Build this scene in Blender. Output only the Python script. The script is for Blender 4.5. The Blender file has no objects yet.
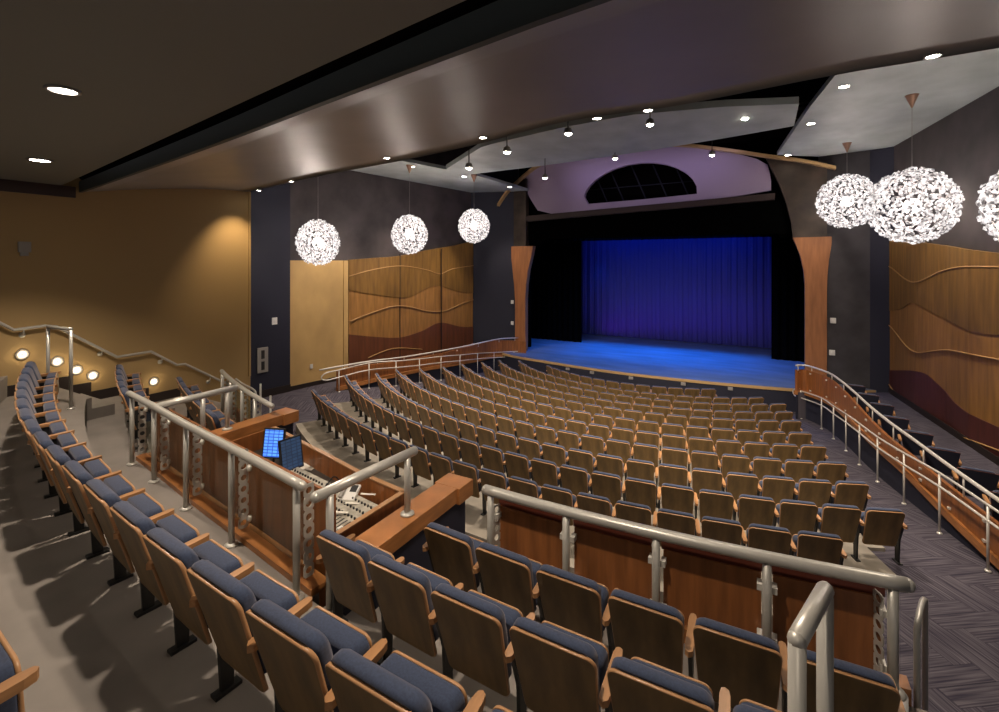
import bpy, bmesh, math, random
import numpy as np
from mathutils import Vector, Matrix
random.seed(7)
PI = math.pi
SC = bpy.context.scene
COL = SC.collection
ZC = 5.0                                    # eye height above the cross aisle carpet
YAW = math.radians(29.25)
cY, sY = math.cos(YAW), math.sin(YAW)
FP, CX, HY = 472.0, 499.5, 262.0

# ------------------------------------------------------------------ camera
cam = bpy.data.cameras.new('camera'); camo = bpy.data.objects.new('camera', cam); COL.objects.link(camo)
cam.sensor_width = 36.0; cam.lens = FP/999*36
cam.shift_y = -(356-HY)/999
cam.clip_start = .05; cam.clip_end = 200
camo.location = (0, 0, ZC); camo.rotation_euler = (PI/2, 0, YAW)
SC.camera = camo
# ------------------------------------------------------------------ world, exposure
w = bpy.data.worlds.new('world'); SC.world = w; w.use_nodes = True
w.node_tree.nodes['Background'].inputs[0].default_value = (.9, .85, .85, 1)
w.node_tree.nodes['Background'].inputs[1].default_value = 0.085
SC.view_settings.view_transform = 'Standard'; SC.view_settings.look = 'None'
SC.view_settings.exposure = 0.45; SC.view_settings.gamma = 1; SC.view_settings.use_curve_mapping = False

def spot(loc, tgt, power, col=(1, .82, .62), size=60, blend=.6, rad=.06):
    l = bpy.data.lights.new('spot', 'SPOT'); l.energy = power; l.color = col
    l.spot_size = math.radians(size); l.spot_blend = blend; l.shadow_soft_size = rad
    o = bpy.data.objects.new('spot', l); COL.objects.link(o); o.location = loc
    d = Vector(tgt)-Vector(loc); o.rotation_euler = d.to_track_quat('-Z', 'Y').to_euler()
    return o
def area(loc, tgt, power, col, sx, sy, spread=180):
    l = bpy.data.lights.new('area', 'AREA'); l.energy = power; l.color = col
    l.shape = 'RECTANGLE'; l.size = sx; l.size_y = sy; l.spread = math.radians(spread)
    o = bpy.data.objects.new('area', l); COL.objects.link(o); o.location = loc
    d = Vector(tgt)-Vector(loc); o.rotation_euler = d.to_track_quat('-Z', 'Y').to_euler()
    return o
WARM = (1, .85, .68)
# stage wash: battens of blue and violet lamps behind the border
area((-5.2, 27.2, 8.6), (-5.2, 27.6, 0), 420, (.0, .19, 1), 9, .5, 70)
area((-5.2, 24.75, ZC+1.75), (-5.2, 24.1, 0), 300, (.0, .22, 1), 11, .3, 100)
area((-5.2, 30.2, 9.2), (-5.2, 31.2, 2.5), 26, (.01, .12, 1), 10, .3, 80)
area((-4.6, 30.0, 0.12), (-4.4, 31.4, 2.6), 9, (.9, .0, 1), 10, .2, 150)
spot((-10.2, 29.5, 7.5), (-9.4, 31.4, 2.5), 110, (0, .25, 1), 34, 1)
# house lamps over the orchestra seats
for (x, y, p) in ((-9.5, 10.5, 1), (-5.5, 9.0, 1), (-1.0, 9.0, 1), (-11, 14.5, 1), (-7.0, 13.2, 1), (-3.0, 13.0, 1), (.5, 13, .8),
                  (-9.0, 17.5, 1), (-5.0, 16.8, 1), (-1.2, 17.3, 1)):
    spot((x, y, ZC+4.0), (x, y+.6, 0), 1350*p, WARM, 78, .8, .12)
# lamps in the front edge of the soffit and the rear ceiling over the raised rows
for (x, y, p) in ((-8.1, 7.0, 45), (-5.2, 6.3, 50), (-3.0, 6.1, 60), (-.4, 6.0, 90)):
    spot((x, y, ZC+1.75), (x-.1, y-1.4, 2.0), p, WARM, 95, .7, .05)
for (x, y, p) in ((-9.4, 3.1, 300), (-5.4, 2.3, 360), (-1.4, 2.2, 300)):
    spot((x, y, ZC+1.42), (x, y, 0), p, WARM, 112, .5, .07)
for (x, y, p) in ((-9.5, 7.6, 1500), (-5.8, 6.9, 1300), (-2.6, 6.6, 1200), (.2, 6.5, 1200)):
    spot((x, y, ZC+2.3), (x*.8-1, y+8.5, -.5), p, WARM, 80, .9, .08)
for (x, y, p) in ((-7.5, -.8, 22), (-3.4, -1.2, 34), (.4, -1.3, 50)):
    spot((x, y, ZC+1.35), (x, y+.6, 0), p, WARM, 140, .8, .10)
# wall washer at the front end of the tan wall, panel washers
spot((-11.3, 7.4, ZC+1.7), (-12.6, 7.5, ZC-1.2), 160, (1, .75, .45), 80, .9, .05)
for (x, y) in ((-14.9, 13.5), (-14.4, 16.5), (-13.6, 19.5)):
    spot((x+1.2, y, ZC+3.8), (x-.3, y+.4, ZC-1), 850, WARM, 60, .9, .1)
for (x, y) in ((3.6, 11.5), (3.2, 14.5), (2.8, 18.0)):
    spot((x+.4, y, ZC+4.1), (x+2.2, y+.4, ZC-2), 750, WARM, 60, .9, .1)
for (x, y) in ((-12.6, 22.0), (1.4, 21.6)):
    spot((x+(.6 if x < 0 else -.6), y-1.2, ZC+3.8), (x+(.3 if x < 0 else .3), 23.9, ZC-1.5), 420, WARM, 46, .9, .1)
spot((1.9, 10.6, ZC+4.2), (2.2, 9.0, 0), 500, WARM, 80, .8, .1)
spot((1.9, 6.6, ZC+1.8), (2.2, 7.0, 0), 260, WARM, 100, .8, .1)
spot((-13.5, 9.5, ZC+3.8), (-13.5, 10.5, 0), 420, WARM, 80, .8, .1)
area((-5.0, 22.6, ZC+4.9), (-5.0, 24.2, ZC+3.6), 17, (.70, .60, 1), 8, .2, 160)

# ------------------------------------------------------------------ picking points in the place
def dirn(px): t = (px-CX)/FP; return t*cY-sY, t*sY+cY
def on_h(px, py, h):                         # point at height h above the eye level (negative below)
    z = -FP*h/(py-HY); a, b = dirn(px); return Vector((a*z, b*z, ZC+h))
def on_line(px, py, p0, p1):                 # point on the vertical plane through two plan points
    a, b = dirn(px); dx, dy = p1[0]-p0[0], p1[1]-p0[1]
    z = (p0[0]*dy-p0[1]*dx)/(a*dy-b*dx)
    return Vector((a*z, b*z, ZC-(py-HY)*z/FP))
def on_v(px, py, v): return on_line(px, py, (0, v), (1, v))
def at_z(px, py, z): a, b = dirn(px); return Vector((a*z, b*z, ZC-(py-HY)*z/FP))

# ------------------------------------------------------------------ materials
def mat(name, col, rough=.6, metal=0, **k):
    m = bpy.data.materials.new(name); m.use_nodes = True
    nt = m.node_tree; b = nt.nodes['Principled BSDF']
    b.inputs['Base Color'].default_value = (*col, 1); b.inputs['Roughness'].default_value = rough
    b.inputs['Metallic'].default_value = metal
    if 'spec' in k: b.inputs['Specular IOR Level'].default_value = k['spec']
    if 'emit' in k:
        b.inputs['Emission Color'].default_value = (*k['emit'], 1); b.inputs['Emission Strength'].default_value = k.get('es', 1)
    if 'noise' in k:                        # (scale xyz, amount, detail)
        sc, amt = k['noise']
        tc = nt.nodes.new('ShaderNodeTexCoord'); mp = nt.nodes.new('ShaderNodeMapping'); mp.inputs['Scale'].default_value = sc
        nz = nt.nodes.new('ShaderNodeTexNoise'); nz.inputs['Scale'].default_value = 1; nz.inputs['Detail'].default_value = 6
        mx = nt.nodes.new('ShaderNodeMix'); mx.data_type = 'RGBA'
        mx.inputs[6].default_value = (*[c*(1-amt) for c in col], 1); mx.inputs[7].default_value = (*[min(1, c*(1+amt)) for c in col], 1)
        rp = nt.nodes.new('ShaderNodeMapRange'); rp.inputs[1].default_value = .3; rp.inputs[2].default_value = .7
        L = nt.links.new
        L(tc.outputs['Object'], mp.inputs['Vector']); L(mp.outputs[0], nz.inputs['Vector']); L(nz.outputs['Fac'], rp.inputs[0])
        L(rp.outputs[0], mx.inputs[0]); L(mx.outputs[2], b.inputs['Base Color'])
        if 'bump' in k:
            bp = nt.nodes.new('ShaderNodeBump'); bp.inputs['Strength'].default_value = k['bump']; bp.inputs['Distance'].default_value = .02
            L(nz.outputs['Fac'], bp.inputs['Height']); L(bp.outputs[0], b.inputs['Normal'])
    return m
M = {}
M['veneer'] = mat('chair_veneer', (.150, .090, .032), .5, noise=((9, 9, 1.2), .35))
M['edge'] = mat('chair_ply_edge', (.42, .22, .10), .35)
M['arm'] = mat('arm_wood', (.40, .20, .085), .35, noise=((30, 4, 30), .25))
M['fabric'] = mat('blue_fabric', (.034, .048, .092), .95, noise=((90, 90, 90), .2))
M['fabric'].node_tree.nodes['Principled BSDF'].inputs['Sheen Weight'].default_value = .2
M['fabric'].node_tree.nodes['Principled BSDF'].inputs['Sheen Tint'].default_value = (1, .85, .8, 1)
M['black'] = mat('black_steel', (.012, .012, .012), .5)
M['cherry'] = mat('cherry_wood', (.36, .145, .045), .35, noise=((3, 3, 14), .3))
M['cherryd'] = mat('cherry_panel', (.25, .088, .026), .38, noise=((14, 14, 1.5), .3))
M['column'] = mat('column_wood', (.34, .135, .05), .5, noise=((8, 8, 1), .2))
M['redwood'] = mat('dark_red_wood', (.10, .022, .012), .4)
M['steel'] = mat('brushed_steel', (.50, .48, .44), .36, .35)
M['steel2'] = mat('bright_steel', (.66, .63, .58), .35, .3)
M['concrete'] = mat('concrete', (.215, .188, .168), .8, noise=((2, 2, 2), .12))
M['terrace'] = mat('terrace_concrete', (.25, .22, .18), .85, noise=((3, 3, 3), .2))
M['carpet'] = None
M['navy'] = mat('navy_paint', (.013, .014, .030), .7)
M['slate'] = mat('slate_paint', (.034, .030, .034), .65, noise=((1.5, 1.5, 1.5), .35))
M['dark'] = mat('dark_upper_wall', (.046, .036, .038), .65, noise=((1, 1, 1), .4))
M['tan'] = mat('tan_paint', (.37, .245, .105), .75)
M['tanpanel'] = mat('tan_panel', (.50, .32, .125), .6, noise=((1.2, 1.2, .8), .12))
M['soffit'] = mat('soffit_paint', (.30, .275, .25), .42, .1, noise=((.8, .5, 1), .12))
M['cloud'] = mat('cloud_paint', (.40, .44, .43), .6, 0, noise=((1.1, .8, 1), .16))
M['rear'] = mat('rear_ceiling_paint', (.175, .175, .160), .6)
M['fascia'] = mat('fascia_paint', (.05, .062, .062), .5)
M['void'] = mat('void_black', (.006, .005, .005), .9, spec=0)
M['steelwork'] = mat('roof_steelwork', (.05, .045, .035), .7)
M['drape'] = mat('black_drape', (.002, .002, .002), 1, spec=0)
M['cyc'] = mat('back_curtain', (.07, .09, .42), .95, spec=.05)  # blue of the stage wash is put into the base colour too
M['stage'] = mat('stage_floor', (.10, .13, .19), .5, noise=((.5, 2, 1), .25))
M['bronze'] = mat('bronze_plaster', (.062, .045, .034), .5, .3, noise=((1.2, 1.2, 1.2), .5))
M['lilac'] = mat('violet_lit_fascia', (.42, .33, .47), .7)  # pale fascia; the violet light on it is put into the base colour
M['archwood'] = mat('arch_wood', (.50, .32, .14), .5)
M['beam'] = mat('beam_brown', (.045, .026, .022), .6)
M['w_top'] = mat('panel_olive', (.19, .098, .022), .5, noise=((7, 7, .8), .3))
M['w_mid'] = mat('panel_gold', (.30, .145, .038), .5, noise=((7, 7, .8), .25))
M['w_low'] = mat('panel_russet', (.125, .040, .016), .5, noise=((7, 7, .8), .25))
M['r_low'] = mat('panel_maroon', (.085, .022, .017), .5, noise=((7, 7, .8), .25))
M['w_line'] = mat('panel_inlay', (.42, .24, .09), .5)
M['white'] = mat('white_plastic', (.75, .73, .70), .5)
M['grey'] = mat('grey_metal', (.30, .28, .26), .5)
M['black_pl'] = mat('black_plastic', (.02, .02, .022), .4)
M['consoleg'] = mat('console_grey', (.40, .37, .31), .5, noise=((14, 14, 14), .3))
M['desk'] = mat('desk_laminate', (.045, .038, .032), .5)
M['paper'] = mat('paper', (.78, .74, .66), .8)
M['lamp'] = mat('lamp_glow', (1, 1, 1), .5, emit=(1, .93, .8), es=40)
M['steplamp'] = mat('step_lamp_glow', (1, 1, 1), .5, emit=(1, .9, .72), es=2.2)
M['copper'] = mat('copper_cone', (.45, .27, .19), .4, .6)
M['cord'] = mat('cord_grey', (.3, .28, .27), .6)
M['base'] = mat('dark_base', (.016, .009, .007), .6)
M['bulb'] = mat('bulb_glow', (1, 1, 1), .5, emit=(1, .9, .82), es=3)
m = bpy.data.materials.new('carpet'); m.use_nodes = True; M['carpet'] = m
nt = m.node_tree; b = nt.nodes['Principled BSDF']; b.inputs['Roughness'].default_value = .95
b.inputs['Specular IOR Level'].default_value = .1
tc = nt.nodes.new('ShaderNodeTexCoord'); L = nt.links.new
def mth(op, a, b_=None):
    n_ = nt.nodes.new('ShaderNodeMath'); n_.operation = op
    for k, q in enumerate((a, b_)):
        if q is None: continue
        if isinstance(q, (int, float)): n_.inputs[k].default_value = q
        else: L(q, n_.inputs[k])
    return n_.outputs[0]
mp = nt.nodes.new('ShaderNodeMapping'); mp.inputs['Rotation'].default_value = (0, 0, .95); L(tc.outputs['Object'], mp.inputs[0])
sx = nt.nodes.new('ShaderNodeSeparateXYZ'); L(mp.outputs[0], sx.inputs[0])
PW, NP = .26, 4
ii = mth('FLOOR', mth('DIVIDE', sx.outputs[0], PW)); jj = mth('FLOOR', mth('DIVIDE', sx.outputs[1], PW))
kk = mth('FLOORED_MODULO', mth('SUBTRACT', ii, jj), 2*NP); isv = mth('GREATER_THAN', kk, NP-.5)
def plank(a, b_, seed):                      # a along the plank, b_ across it
    c = nt.nodes.new('ShaderNodeCombineXYZ'); L(mth('MULTIPLY', a, 1.3), c.inputs[0]); L(mth('MULTIPLY', b_, 34), c.inputs[1]); c.inputs[2].default_value = seed
    n_ = nt.nodes.new('ShaderNodeTexNoise'); n_.inputs['Scale'].default_value = 1; n_.inputs['Detail'].default_value = 2; L(c.outputs[0], n_.inputs['Vector'])
    fr = mth('ABSOLUTE', mth('SUBTRACT', mth('FRACT', mth('DIVIDE', b_, PW)), .5))
    return n_.outputs['Fac'], mth('GREATER_THAN', fr, .47)
h1_, e1_ = plank(sx.outputs[0], sx.outputs[1], 0.0); h2_, e2_ = plank(sx.outputs[1], sx.outputs[0], 5.0)
def sel(a, b_):
    m1 = nt.nodes.new('ShaderNodeMix'); L(isv, m1.inputs[0]); L(a, m1.inputs[2]); L(b_, m1.inputs[3]); return m1.outputs[0]
rmp = nt.nodes.new('ShaderNodeValToRGB'); L(sel(h1_, h2_), rmp.inputs[0])
rmp.color_ramp.elements[0].position = .32; rmp.color_ramp.elements[0].color = (.030, .026, .040, 1)
rmp.color_ramp.elements[1].position = .72; rmp.color_ramp.elements[1].color = (.115, .102, .118, 1)
mx = nt.nodes.new('ShaderNodeMix'); mx.data_type = 'RGBA'; L(sel(e1_, e2_), mx.inputs[0]); L(rmp.outputs[0], mx.inputs[6]); mx.inputs[7].default_value = (.028, .025, .036, 1)
L(mx.outputs[2], b.inputs['Base Color'])
def glassy(name, col, tr, gl=.15):
    m = bpy.data.materials.new(name); m.use_nodes = True; nt = m.node_tree; nt.nodes.clear()
    o = nt.nodes.new('ShaderNodeOutputMaterial'); t = nt.nodes.new('ShaderNodeBsdfTransparent'); g = nt.nodes.new('ShaderNodeBsdfGlossy')
    t.inputs[0].default_value = (*col, 1); g.inputs['Roughness'].default_value = .05
    x = nt.nodes.new('ShaderNodeMixShader'); f = nt.nodes.new('ShaderNodeFresnel'); f.inputs[0].default_value = 1.5
    x.inputs[0].default_value = .07; nt.links.new(t.outputs[0], x.inputs[1]); nt.links.new(g.outputs[0], x.inputs[2]); nt.links.new(x.outputs[0], o.inputs[0])
    return m
M['glass'] = glassy('guard_glass', (.80, .82, .78), .9)
# faceted petals of the globe lamps: thin pale glass glowing from the bulb within
m = bpy.data.materials.new('petal_glass'); m.use_nodes = True; M['petal'] = m; nt = m.node_tree; b = nt.nodes['Principled BSDF']
b.inputs['Base Color'].default_value = (.16, .145, .145, 1); b.inputs['Roughness'].default_value = .15
geo = nt.nodes.new('ShaderNodeObjectInfo'); nz = nt.nodes.new('ShaderNodeTexNoise'); nz.inputs['Scale'].default_value = 16
tcc = nt.nodes.new('ShaderNodeTexCoord'); nt.links.new(tcc.outputs['Object'], nz.inputs['Vector'])
rp = nt.nodes.new('ShaderNodeMapRange'); rp.inputs[1].default_value = .38; rp.inputs[2].default_value = .62; rp.inputs[3].default_value = .06; rp.inputs[4].default_value = .95
nt.links.new(nz.outputs['Fac'], rp.inputs[0]); nt.links.new(rp.outputs[0], b.inputs['Emission Strength']); b.inputs['Emission Color'].default_value = (1, .93, .92, 1)
# monitor picture: rows of pale blue cells
def screen(name, base, cell):
    m = bpy.data.materials.new(name); m.use_nodes = True; nt = m.node_tree; b = nt.nodes['Principled BSDF']
    b.inputs['Base Color'].default_value = (.01, .01, .02, 1)
    tc = nt.nodes.new('ShaderNodeTexCoord'); br = nt.nodes.new('ShaderNodeTexBrick'); br.inputs['Scale'].default_value = 1
    br.inputs['Brick Width'].default_value = .075; br.inputs['Row Height'].default_value = .042; br.inputs['Mortar Size'].default_value = .006; br.offset = 0
    br.inputs['Color1'].default_value = (*cell, 1); br.inputs['Color2'].default_value = (*[min(1, c*1.5) for c in cell], 1); br.inputs['Mortar'].default_value = (*base, 1)
    mp = nt.nodes.new('ShaderNodeMapping'); mp.inputs['Rotation'].default_value = (PI/2, 0, 0)
    nt.links.new(tc.outputs['Object'], mp.inputs[0]); nt.links.new(mp.outputs[0], br.inputs['Vector']); nt.links.new(br.outputs[0], b.inputs['Emission Color'])
    b.inputs['Emission Strength'].default_value = 1
    return m
M['screen_on'] = screen('screen_blue', (.02, .07, .45), (.08, .25, .95)); M['screen_dim'] = screen('screen_dim', (.008, .015, .03), (.014, .03, .06))

# ------------------------------------------------------------------ mesh helpers
class MB:
    def __init__(s): s.v = []; s.f = []; s.mi = []; s.sm = []
    def add(s, vs, fs, mi=0, sm=False, mx=None):
        n = len(s.v)
        s.v += [tuple((mx @ Vector(p)) if mx else p) for p in vs]
        for f in fs: s.f.append(tuple(i+n for i in f)); s.mi.append(mi); s.sm.append(sm)
        return s
    def box(s, x0, x1, y0, y1, z0, z1, mi=0, mx=None):
        vs = [(x, y, z) for x in (x0, x1) for y in (y0, y1) for z in (z0, z1)]
        return s.add(vs, [(0, 1, 3, 2), (4, 6, 7, 5), (0, 4, 5, 1), (2, 3, 7, 6), (0, 2, 6, 4), (1, 5, 7, 3)], mi, False, mx)
    def prism(s, poly, z0, z1, mi=0):       # plan polygon, extruded up; z values may be callables
        n = len(poly); g = lambda z, p: z(p) if callable(z) else z
        vs = [(p[0], p[1], g(z0, p)) for p in poly]+[(p[0], p[1], g(z1, p)) for p in poly]
        fs = [tuple(range(n))[::-1], tuple(range(n, 2*n))]+[(i, (i+1) % n, n+(i+1) % n, n+i) for i in range(n)]
        return s.add(vs, fs, mi)
    def slab(s, pts, off, mi=0):            # 3D polygon given thickness by an offset vector
        n = len(pts); vs = [tuple(p) for p in pts]+[tuple(Vector(p)+Vector(off)) for p in pts]
        fs = [tuple(range(n)), tuple(range(n, 2*n))[::-1]]+[(i, n+i, n+(i+1) % n, (i+1) % n) for i in range(n)]
        return s.add(vs, fs, mi)
    def strip(s, lo, hi, off, mi=0):        # two polylines joined as a sheet with thickness
        n = len(lo); o = Vector(off)
        vs = [tuple(p) for p in lo]+[tuple(p) for p in hi]+[tuple(Vector(p)+o) for p in lo]+[tuple(Vector(p)+o) for p in hi]
        fs = []
        for i in range(n-1):
            fs += [(i, i+1, n+i+1, n+i), (2*n+i, 3*n+i, 3*n+i+1, 2*n+i+1), (i, 2*n+i, 2*n+i+1, i+1), (n+i, n+i+1, 3*n+i+1, 3*n+i)]
        fs += [(0, n, 3*n, 2*n), (n-1, 3*n-1, 4*n-1, 2*n-1)]
        return s.add(vs, fs, mi)
    def tube(s, path, r, n=10, mi=0, closed=False, cap=True):
        P = [Vector(p) for p in path]; k = len(P); vs = []; fs = []
        up0 = None
        for i in range(k):
            if closed: t = (P[(i+1) % k]-P[i-1])
            else: t = (P[min(i+1, k-1)]-P[max(i-1, 0)])
            t.normalize()
            if up0 is None: up0 = Vector((0, 0, 1)) if abs(t.z) < .9 else Vector((1, 0, 0))
            a = t.cross(up0)
            if a.length < 1e-4: a = t.cross(Vector((1, 0, .2)))
            a.normalize(); bb = a.cross(t); up0 = bb
            rr = r[i] if isinstance(r, (list, tuple)) else r
            for j in range(n):
                q = 2*PI*j/n; vs.append(tuple(P[i]+a*math.cos(q)*rr+bb*math.sin(q)*rr))
        m = k if closed else k-1
        for i in range(m):
            for j in range(n):
                fs.append((i*n+j, i*n+(j+1) % n, ((i+1) % k)*n+(j+1) % n, ((i+1) % k)*n+j))
        s.add(vs, fs, mi, True)
        if cap and not closed:
            s.add(vs[:n], [tuple(range(n))[::-1]], mi); s.add(vs[-n:], [tuple(range(n))], mi)
        return s
    def lathe(s, prof, n=16, c=(0, 0, 0), mi=0, mx=None, sm=True):
        vs = []; fs = []; k = len(prof)
        for (r, z) in prof:
            for j in range(n): q = 2*PI*j/n; vs.append((c[0]+r*math.cos(q), c[1]+r*math.sin(q), c[2]+z))
        for i in range(k-1):
            for j in range(n): fs.append((i*n+j, i*n+(j+1) % n, (i+1)*n+(j+1) % n, (i+1)*n+j))
        if prof[0][0] > 1e-5: fs.append(tuple(range(n))[::-1])
        if prof[-1][0] > 1e-5: fs.append(tuple(range((k-1)*n, k*n)))
        return s.add(vs, fs, mi, sm, mx)
    def mesh(s, name, mats):
        me = bpy.data.meshes.new(name); me.from_pydata(s.v, [], s.f)
        for m in (mats if isinstance(mats, (list, tuple)) else [mats]): me.materials.append(m)
        me.polygons.foreach_set('material_index', s.mi); me.polygons.foreach_set('use_smooth', s.sm)
        bm = bmesh.new(); bm.from_mesh(me); bmesh.ops.remove_doubles(bm, verts=bm.verts, dist=1e-5)
        bmesh.ops.recalc_face_normals(bm, faces=bm.faces); bm.to_mesh(me); bm.free()
        return me
    def build(s, name, mats, parent=None, bevel=0):
        o = bpy.data.objects.new(name, s.mesh(name, mats)); COL.objects.link(o)
        if parent is not None: o.parent = parent
        if bevel: 
            md = o.modifiers.new('bevel', 'BEVEL'); md.width = bevel; md.segments = 2; md.limit_method = 'ANGLE'
        return o
def origin(o, p):                            # move a mesh object's origin to p without moving it
    p = Vector(p); o.data.transform(Matrix.Translation(-p)); o.location = p; return o
def tag(o, label=None, cat=None, group=None, kind=None):
    if label: o['label'] = label
    if cat: o['category'] = cat
    if group: o['group'] = group
    if kind: o['kind'] = kind
    return o
def empty(name, loc, rz=0, label=None, cat=None, group=None):
    o = bpy.data.objects.new(name, None); COL.objects.link(o); o.location = loc; o.rotation_euler = (0, 0, rz); o.empty_display_size = .1
    return tag(o, label, cat, group)
def struct(mb, name, mats, **k): return tag(mb.build(name, mats, **k), kind='structure')
def local(parent_loc, pts): return [Vector(p)-Vector(parent_loc) for p in pts]
def smooth_path(P, n=8):
    P = [Vector(p) for p in P]; out = []
    for i in range(len(P)-1):
        p0 = P[max(i-1, 0)]; p1 = P[i]; p2 = P[i+1]; p3 = P[min(i+2, len(P)-1)]
        for k in range(n):
            t = k/n; out.append(.5*((2*p1)+(p2-p0)*t+(2*p0-5*p1+4*p2-p3)*t*t+(3*p1-p0-3*p2+p3)*t**3))
    out.append(P[-1]); return out
ORD = ['zeroth', 'first', 'second', 'third', 'fourth', 'fifth', 'sixth', 'seventh', 'eighth', 'ninth', 'tenth', 'eleventh', 'twelfth',
       'thirteenth', 'fourteenth', 'fifteenth', 'sixteenth', 'seventeenth', 'eighteenth', 'nineteenth', 'twentieth', 'twenty-first',
       'twenty-second', 'twenty-third', 'twenty-fourth', 'twenty-fifth', 'twenty-sixth', 'twenty-seventh', 'twenty-eighth', 'twenty-ninth', 'thirtieth']

# ------------------------------------------------------------------ structure: floors
RC, UC0, VC0 = 15.0, -3.6, 0
def vc(u, v):
    d = min(abs(u-UC0), 13.5); return v-(RC-math.sqrt(RC*RC-d*d))
def G(u, v): return float(np.interp(vc(u, v), [7.0, 9.0, 18.7, 30], [0, -.05, -.93, -.93]))
mb = MB(); us = np.linspace(-17.5, 7.5, 51); vs_ = np.linspace(3.5, 25, 44)
V = [(u, v, G(u, v)) for v in vs_ for u in us]; n = len(us)
mb.add(V, [(j*n+i, j*n+i+1, (j+1)*n+i+1, (j+1)*n+i) for j in range(len(vs_)-1) for i in range(n-1)])
struct(mb, 'floor', M['carpet'])
# raised tiers, concentric about (-1, 27.9)
TC = (-1.0, 27.9)
def tc(R, u, z=0): return Vector((u, TC[1]-math.sqrt(R*R-(u-TC[0])**2), z))
def ring(R0, R1, u0, u1, n=24):
    a = [tc(R0, u0+(u1-u0)*i/n) for i in range(n+1)]; b_ = [tc(R1, u0+(u1-u0)*i/n) for i in range(n+1)]
    return [tuple(p[:2]) for p in a+b_[::-1]]
ZT = {'Z': 2.9, 'C': 2.51, 'B': 2.11, 'A': 1.79}
EL = -10.75
mb = MB(); mb.prism(ring(27.15, 31.5, -12.3, 1.1), -.1, ZT['Z']); struct(mb, 'floor', M['concrete'])
mb = MB(); mb.prism(ring(25.98, 27.15, EL, 1.1), -.1, ZT['C']); struct(mb, 'floor', M['concrete'])
mb = MB(); mb.prism(ring(25.28, 25.98, EL, 1.1), -.1, ZT['B']); mb.prism(ring(25.0, 25.28, -3.12, 1.1), -.1, ZT['B']); mb.prism(ring(25.0, 25.28, EL, -6.95), -.1, ZT['B'])
struct(mb, 'floor', M['concrete'])
mb = MB(); mb.prism(ring(23.55, 25.0, -3.12, 1.1), -.1, ZT['A']); mb.prism(ring(23.62, 25.0, EL, -6.95), -.1, ZT['A']); struct(mb, 'floor', M['concrete'])
mb = MB(); mb.prism(ring(23.5, 25.28, -6.95, -3.12), -.1, 1.3); struct(mb, 'floor', M['carpet'])
# side stair by the tan wall
mb = MB(); steps = [(2.1, 3.9, ZT['C']), (3.9, 4.25, 2.31), (4.25, 5.0, ZT['B']), (5.0, 5.3, 1.95), (5.3, 6.3, ZT['A']), (6.3, 6.6, 1.5), (6.6, 6.9, 1.2), (6.9, 7.2, .9), (7.2, 7.5, .6), (7.5, 7.8, .3)]
for a, b_, z in steps: mb.box(-12.2, EL, a, b_, -.1, z)
struct(mb, 'floor', M['concrete'])

# ------------------------------------------------------------------ structure: walls
TW = -12.2
mb = MB(); mb.box(TW-.15, TW, -1.5, 7.9, -.1, ZC+1.95); mb.box(TW, TW+.025, 7.84, 7.9, 1.9, ZC+1.9); struct(mb, 'wall_left', M['tan'])
mb = MB(); mb.box(TW+.001, TW+.04, -1.5, 4.15, ZC+1.30, ZC+1.52); struct(mb, 'trim_9', M['beam'])
mb = MB(); mb.box(-17.2, TW-.15, 7.75, 7.9, -.1, ZC+7.2); struct(mb, 'wall_left', M['navy'])
mb = MB()
for a, b_, z in steps: mb.box(TW+.001, TW+.02, a-.03, b_+.16, z, z+.20)
mb.box(TW+.001, TW+.02, -1, 2.2, ZT['Z'], ZT['Z']+.2)
struct(mb, 'baseboard_left', M['base'])
LW0, LW1 = (-16.6, 7.9), (-14.7, 22.9)
P0, P1 = (-16.2, 11.1), (-14.7, 22.9)
def lw(px, py): return on_line(px, py, P0, P1)
dL = Vector((P1[0]-P0[0], P1[1]-P0[1], 0)).normalized(); nL = Vector((dL.y, -dL.x, 0))
def lwp(s, z, o=0): p = Vector((P0[0], P0[1], 0))+dL*s+nL*o; p.z = z; return p
mb = MB(); mb.slab([lwp(-3.6, -.2), lwp(11.9, -1), lwp(11.9, ZC+7.2), lwp(-3.6, ZC+7.2)], -nL*.2); struct(mb, 'wall_left', M['dark'])
# navy pier
sp = lambda px: (lw(px, 300)-Vector((P0[0], P0[1], lw(px, 300).z))).dot(dL)
mb = MB(); mb.slab([lwp(-3.5, -.1, .001), lwp(sp(288.5), -.1, .001), lwp(sp(288.5), ZC+4.3, .001), lwp(-3.5, ZC+4.3, .001)], nL*.12); struct(mb, 'wall_left', M['navy'])
mb = MB(); mb.slab([lwp(-3.5, 0, .121), lwp(sp(288.5)+.01, 0, .121), lwp(sp(288.5)+.01, .28, .121), lwp(-3.5, .28, .121)], nL*.02)
mb.slab([lwp(sp(288.5)+.02, -.4, .081), lwp(11.7, -1, .081), lwp(11.7, .08, .081), lwp(sp(288.5)+.02, .18, .081)], nL*.02); struct(mb, 'baseboard_left', M['base'])
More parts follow.
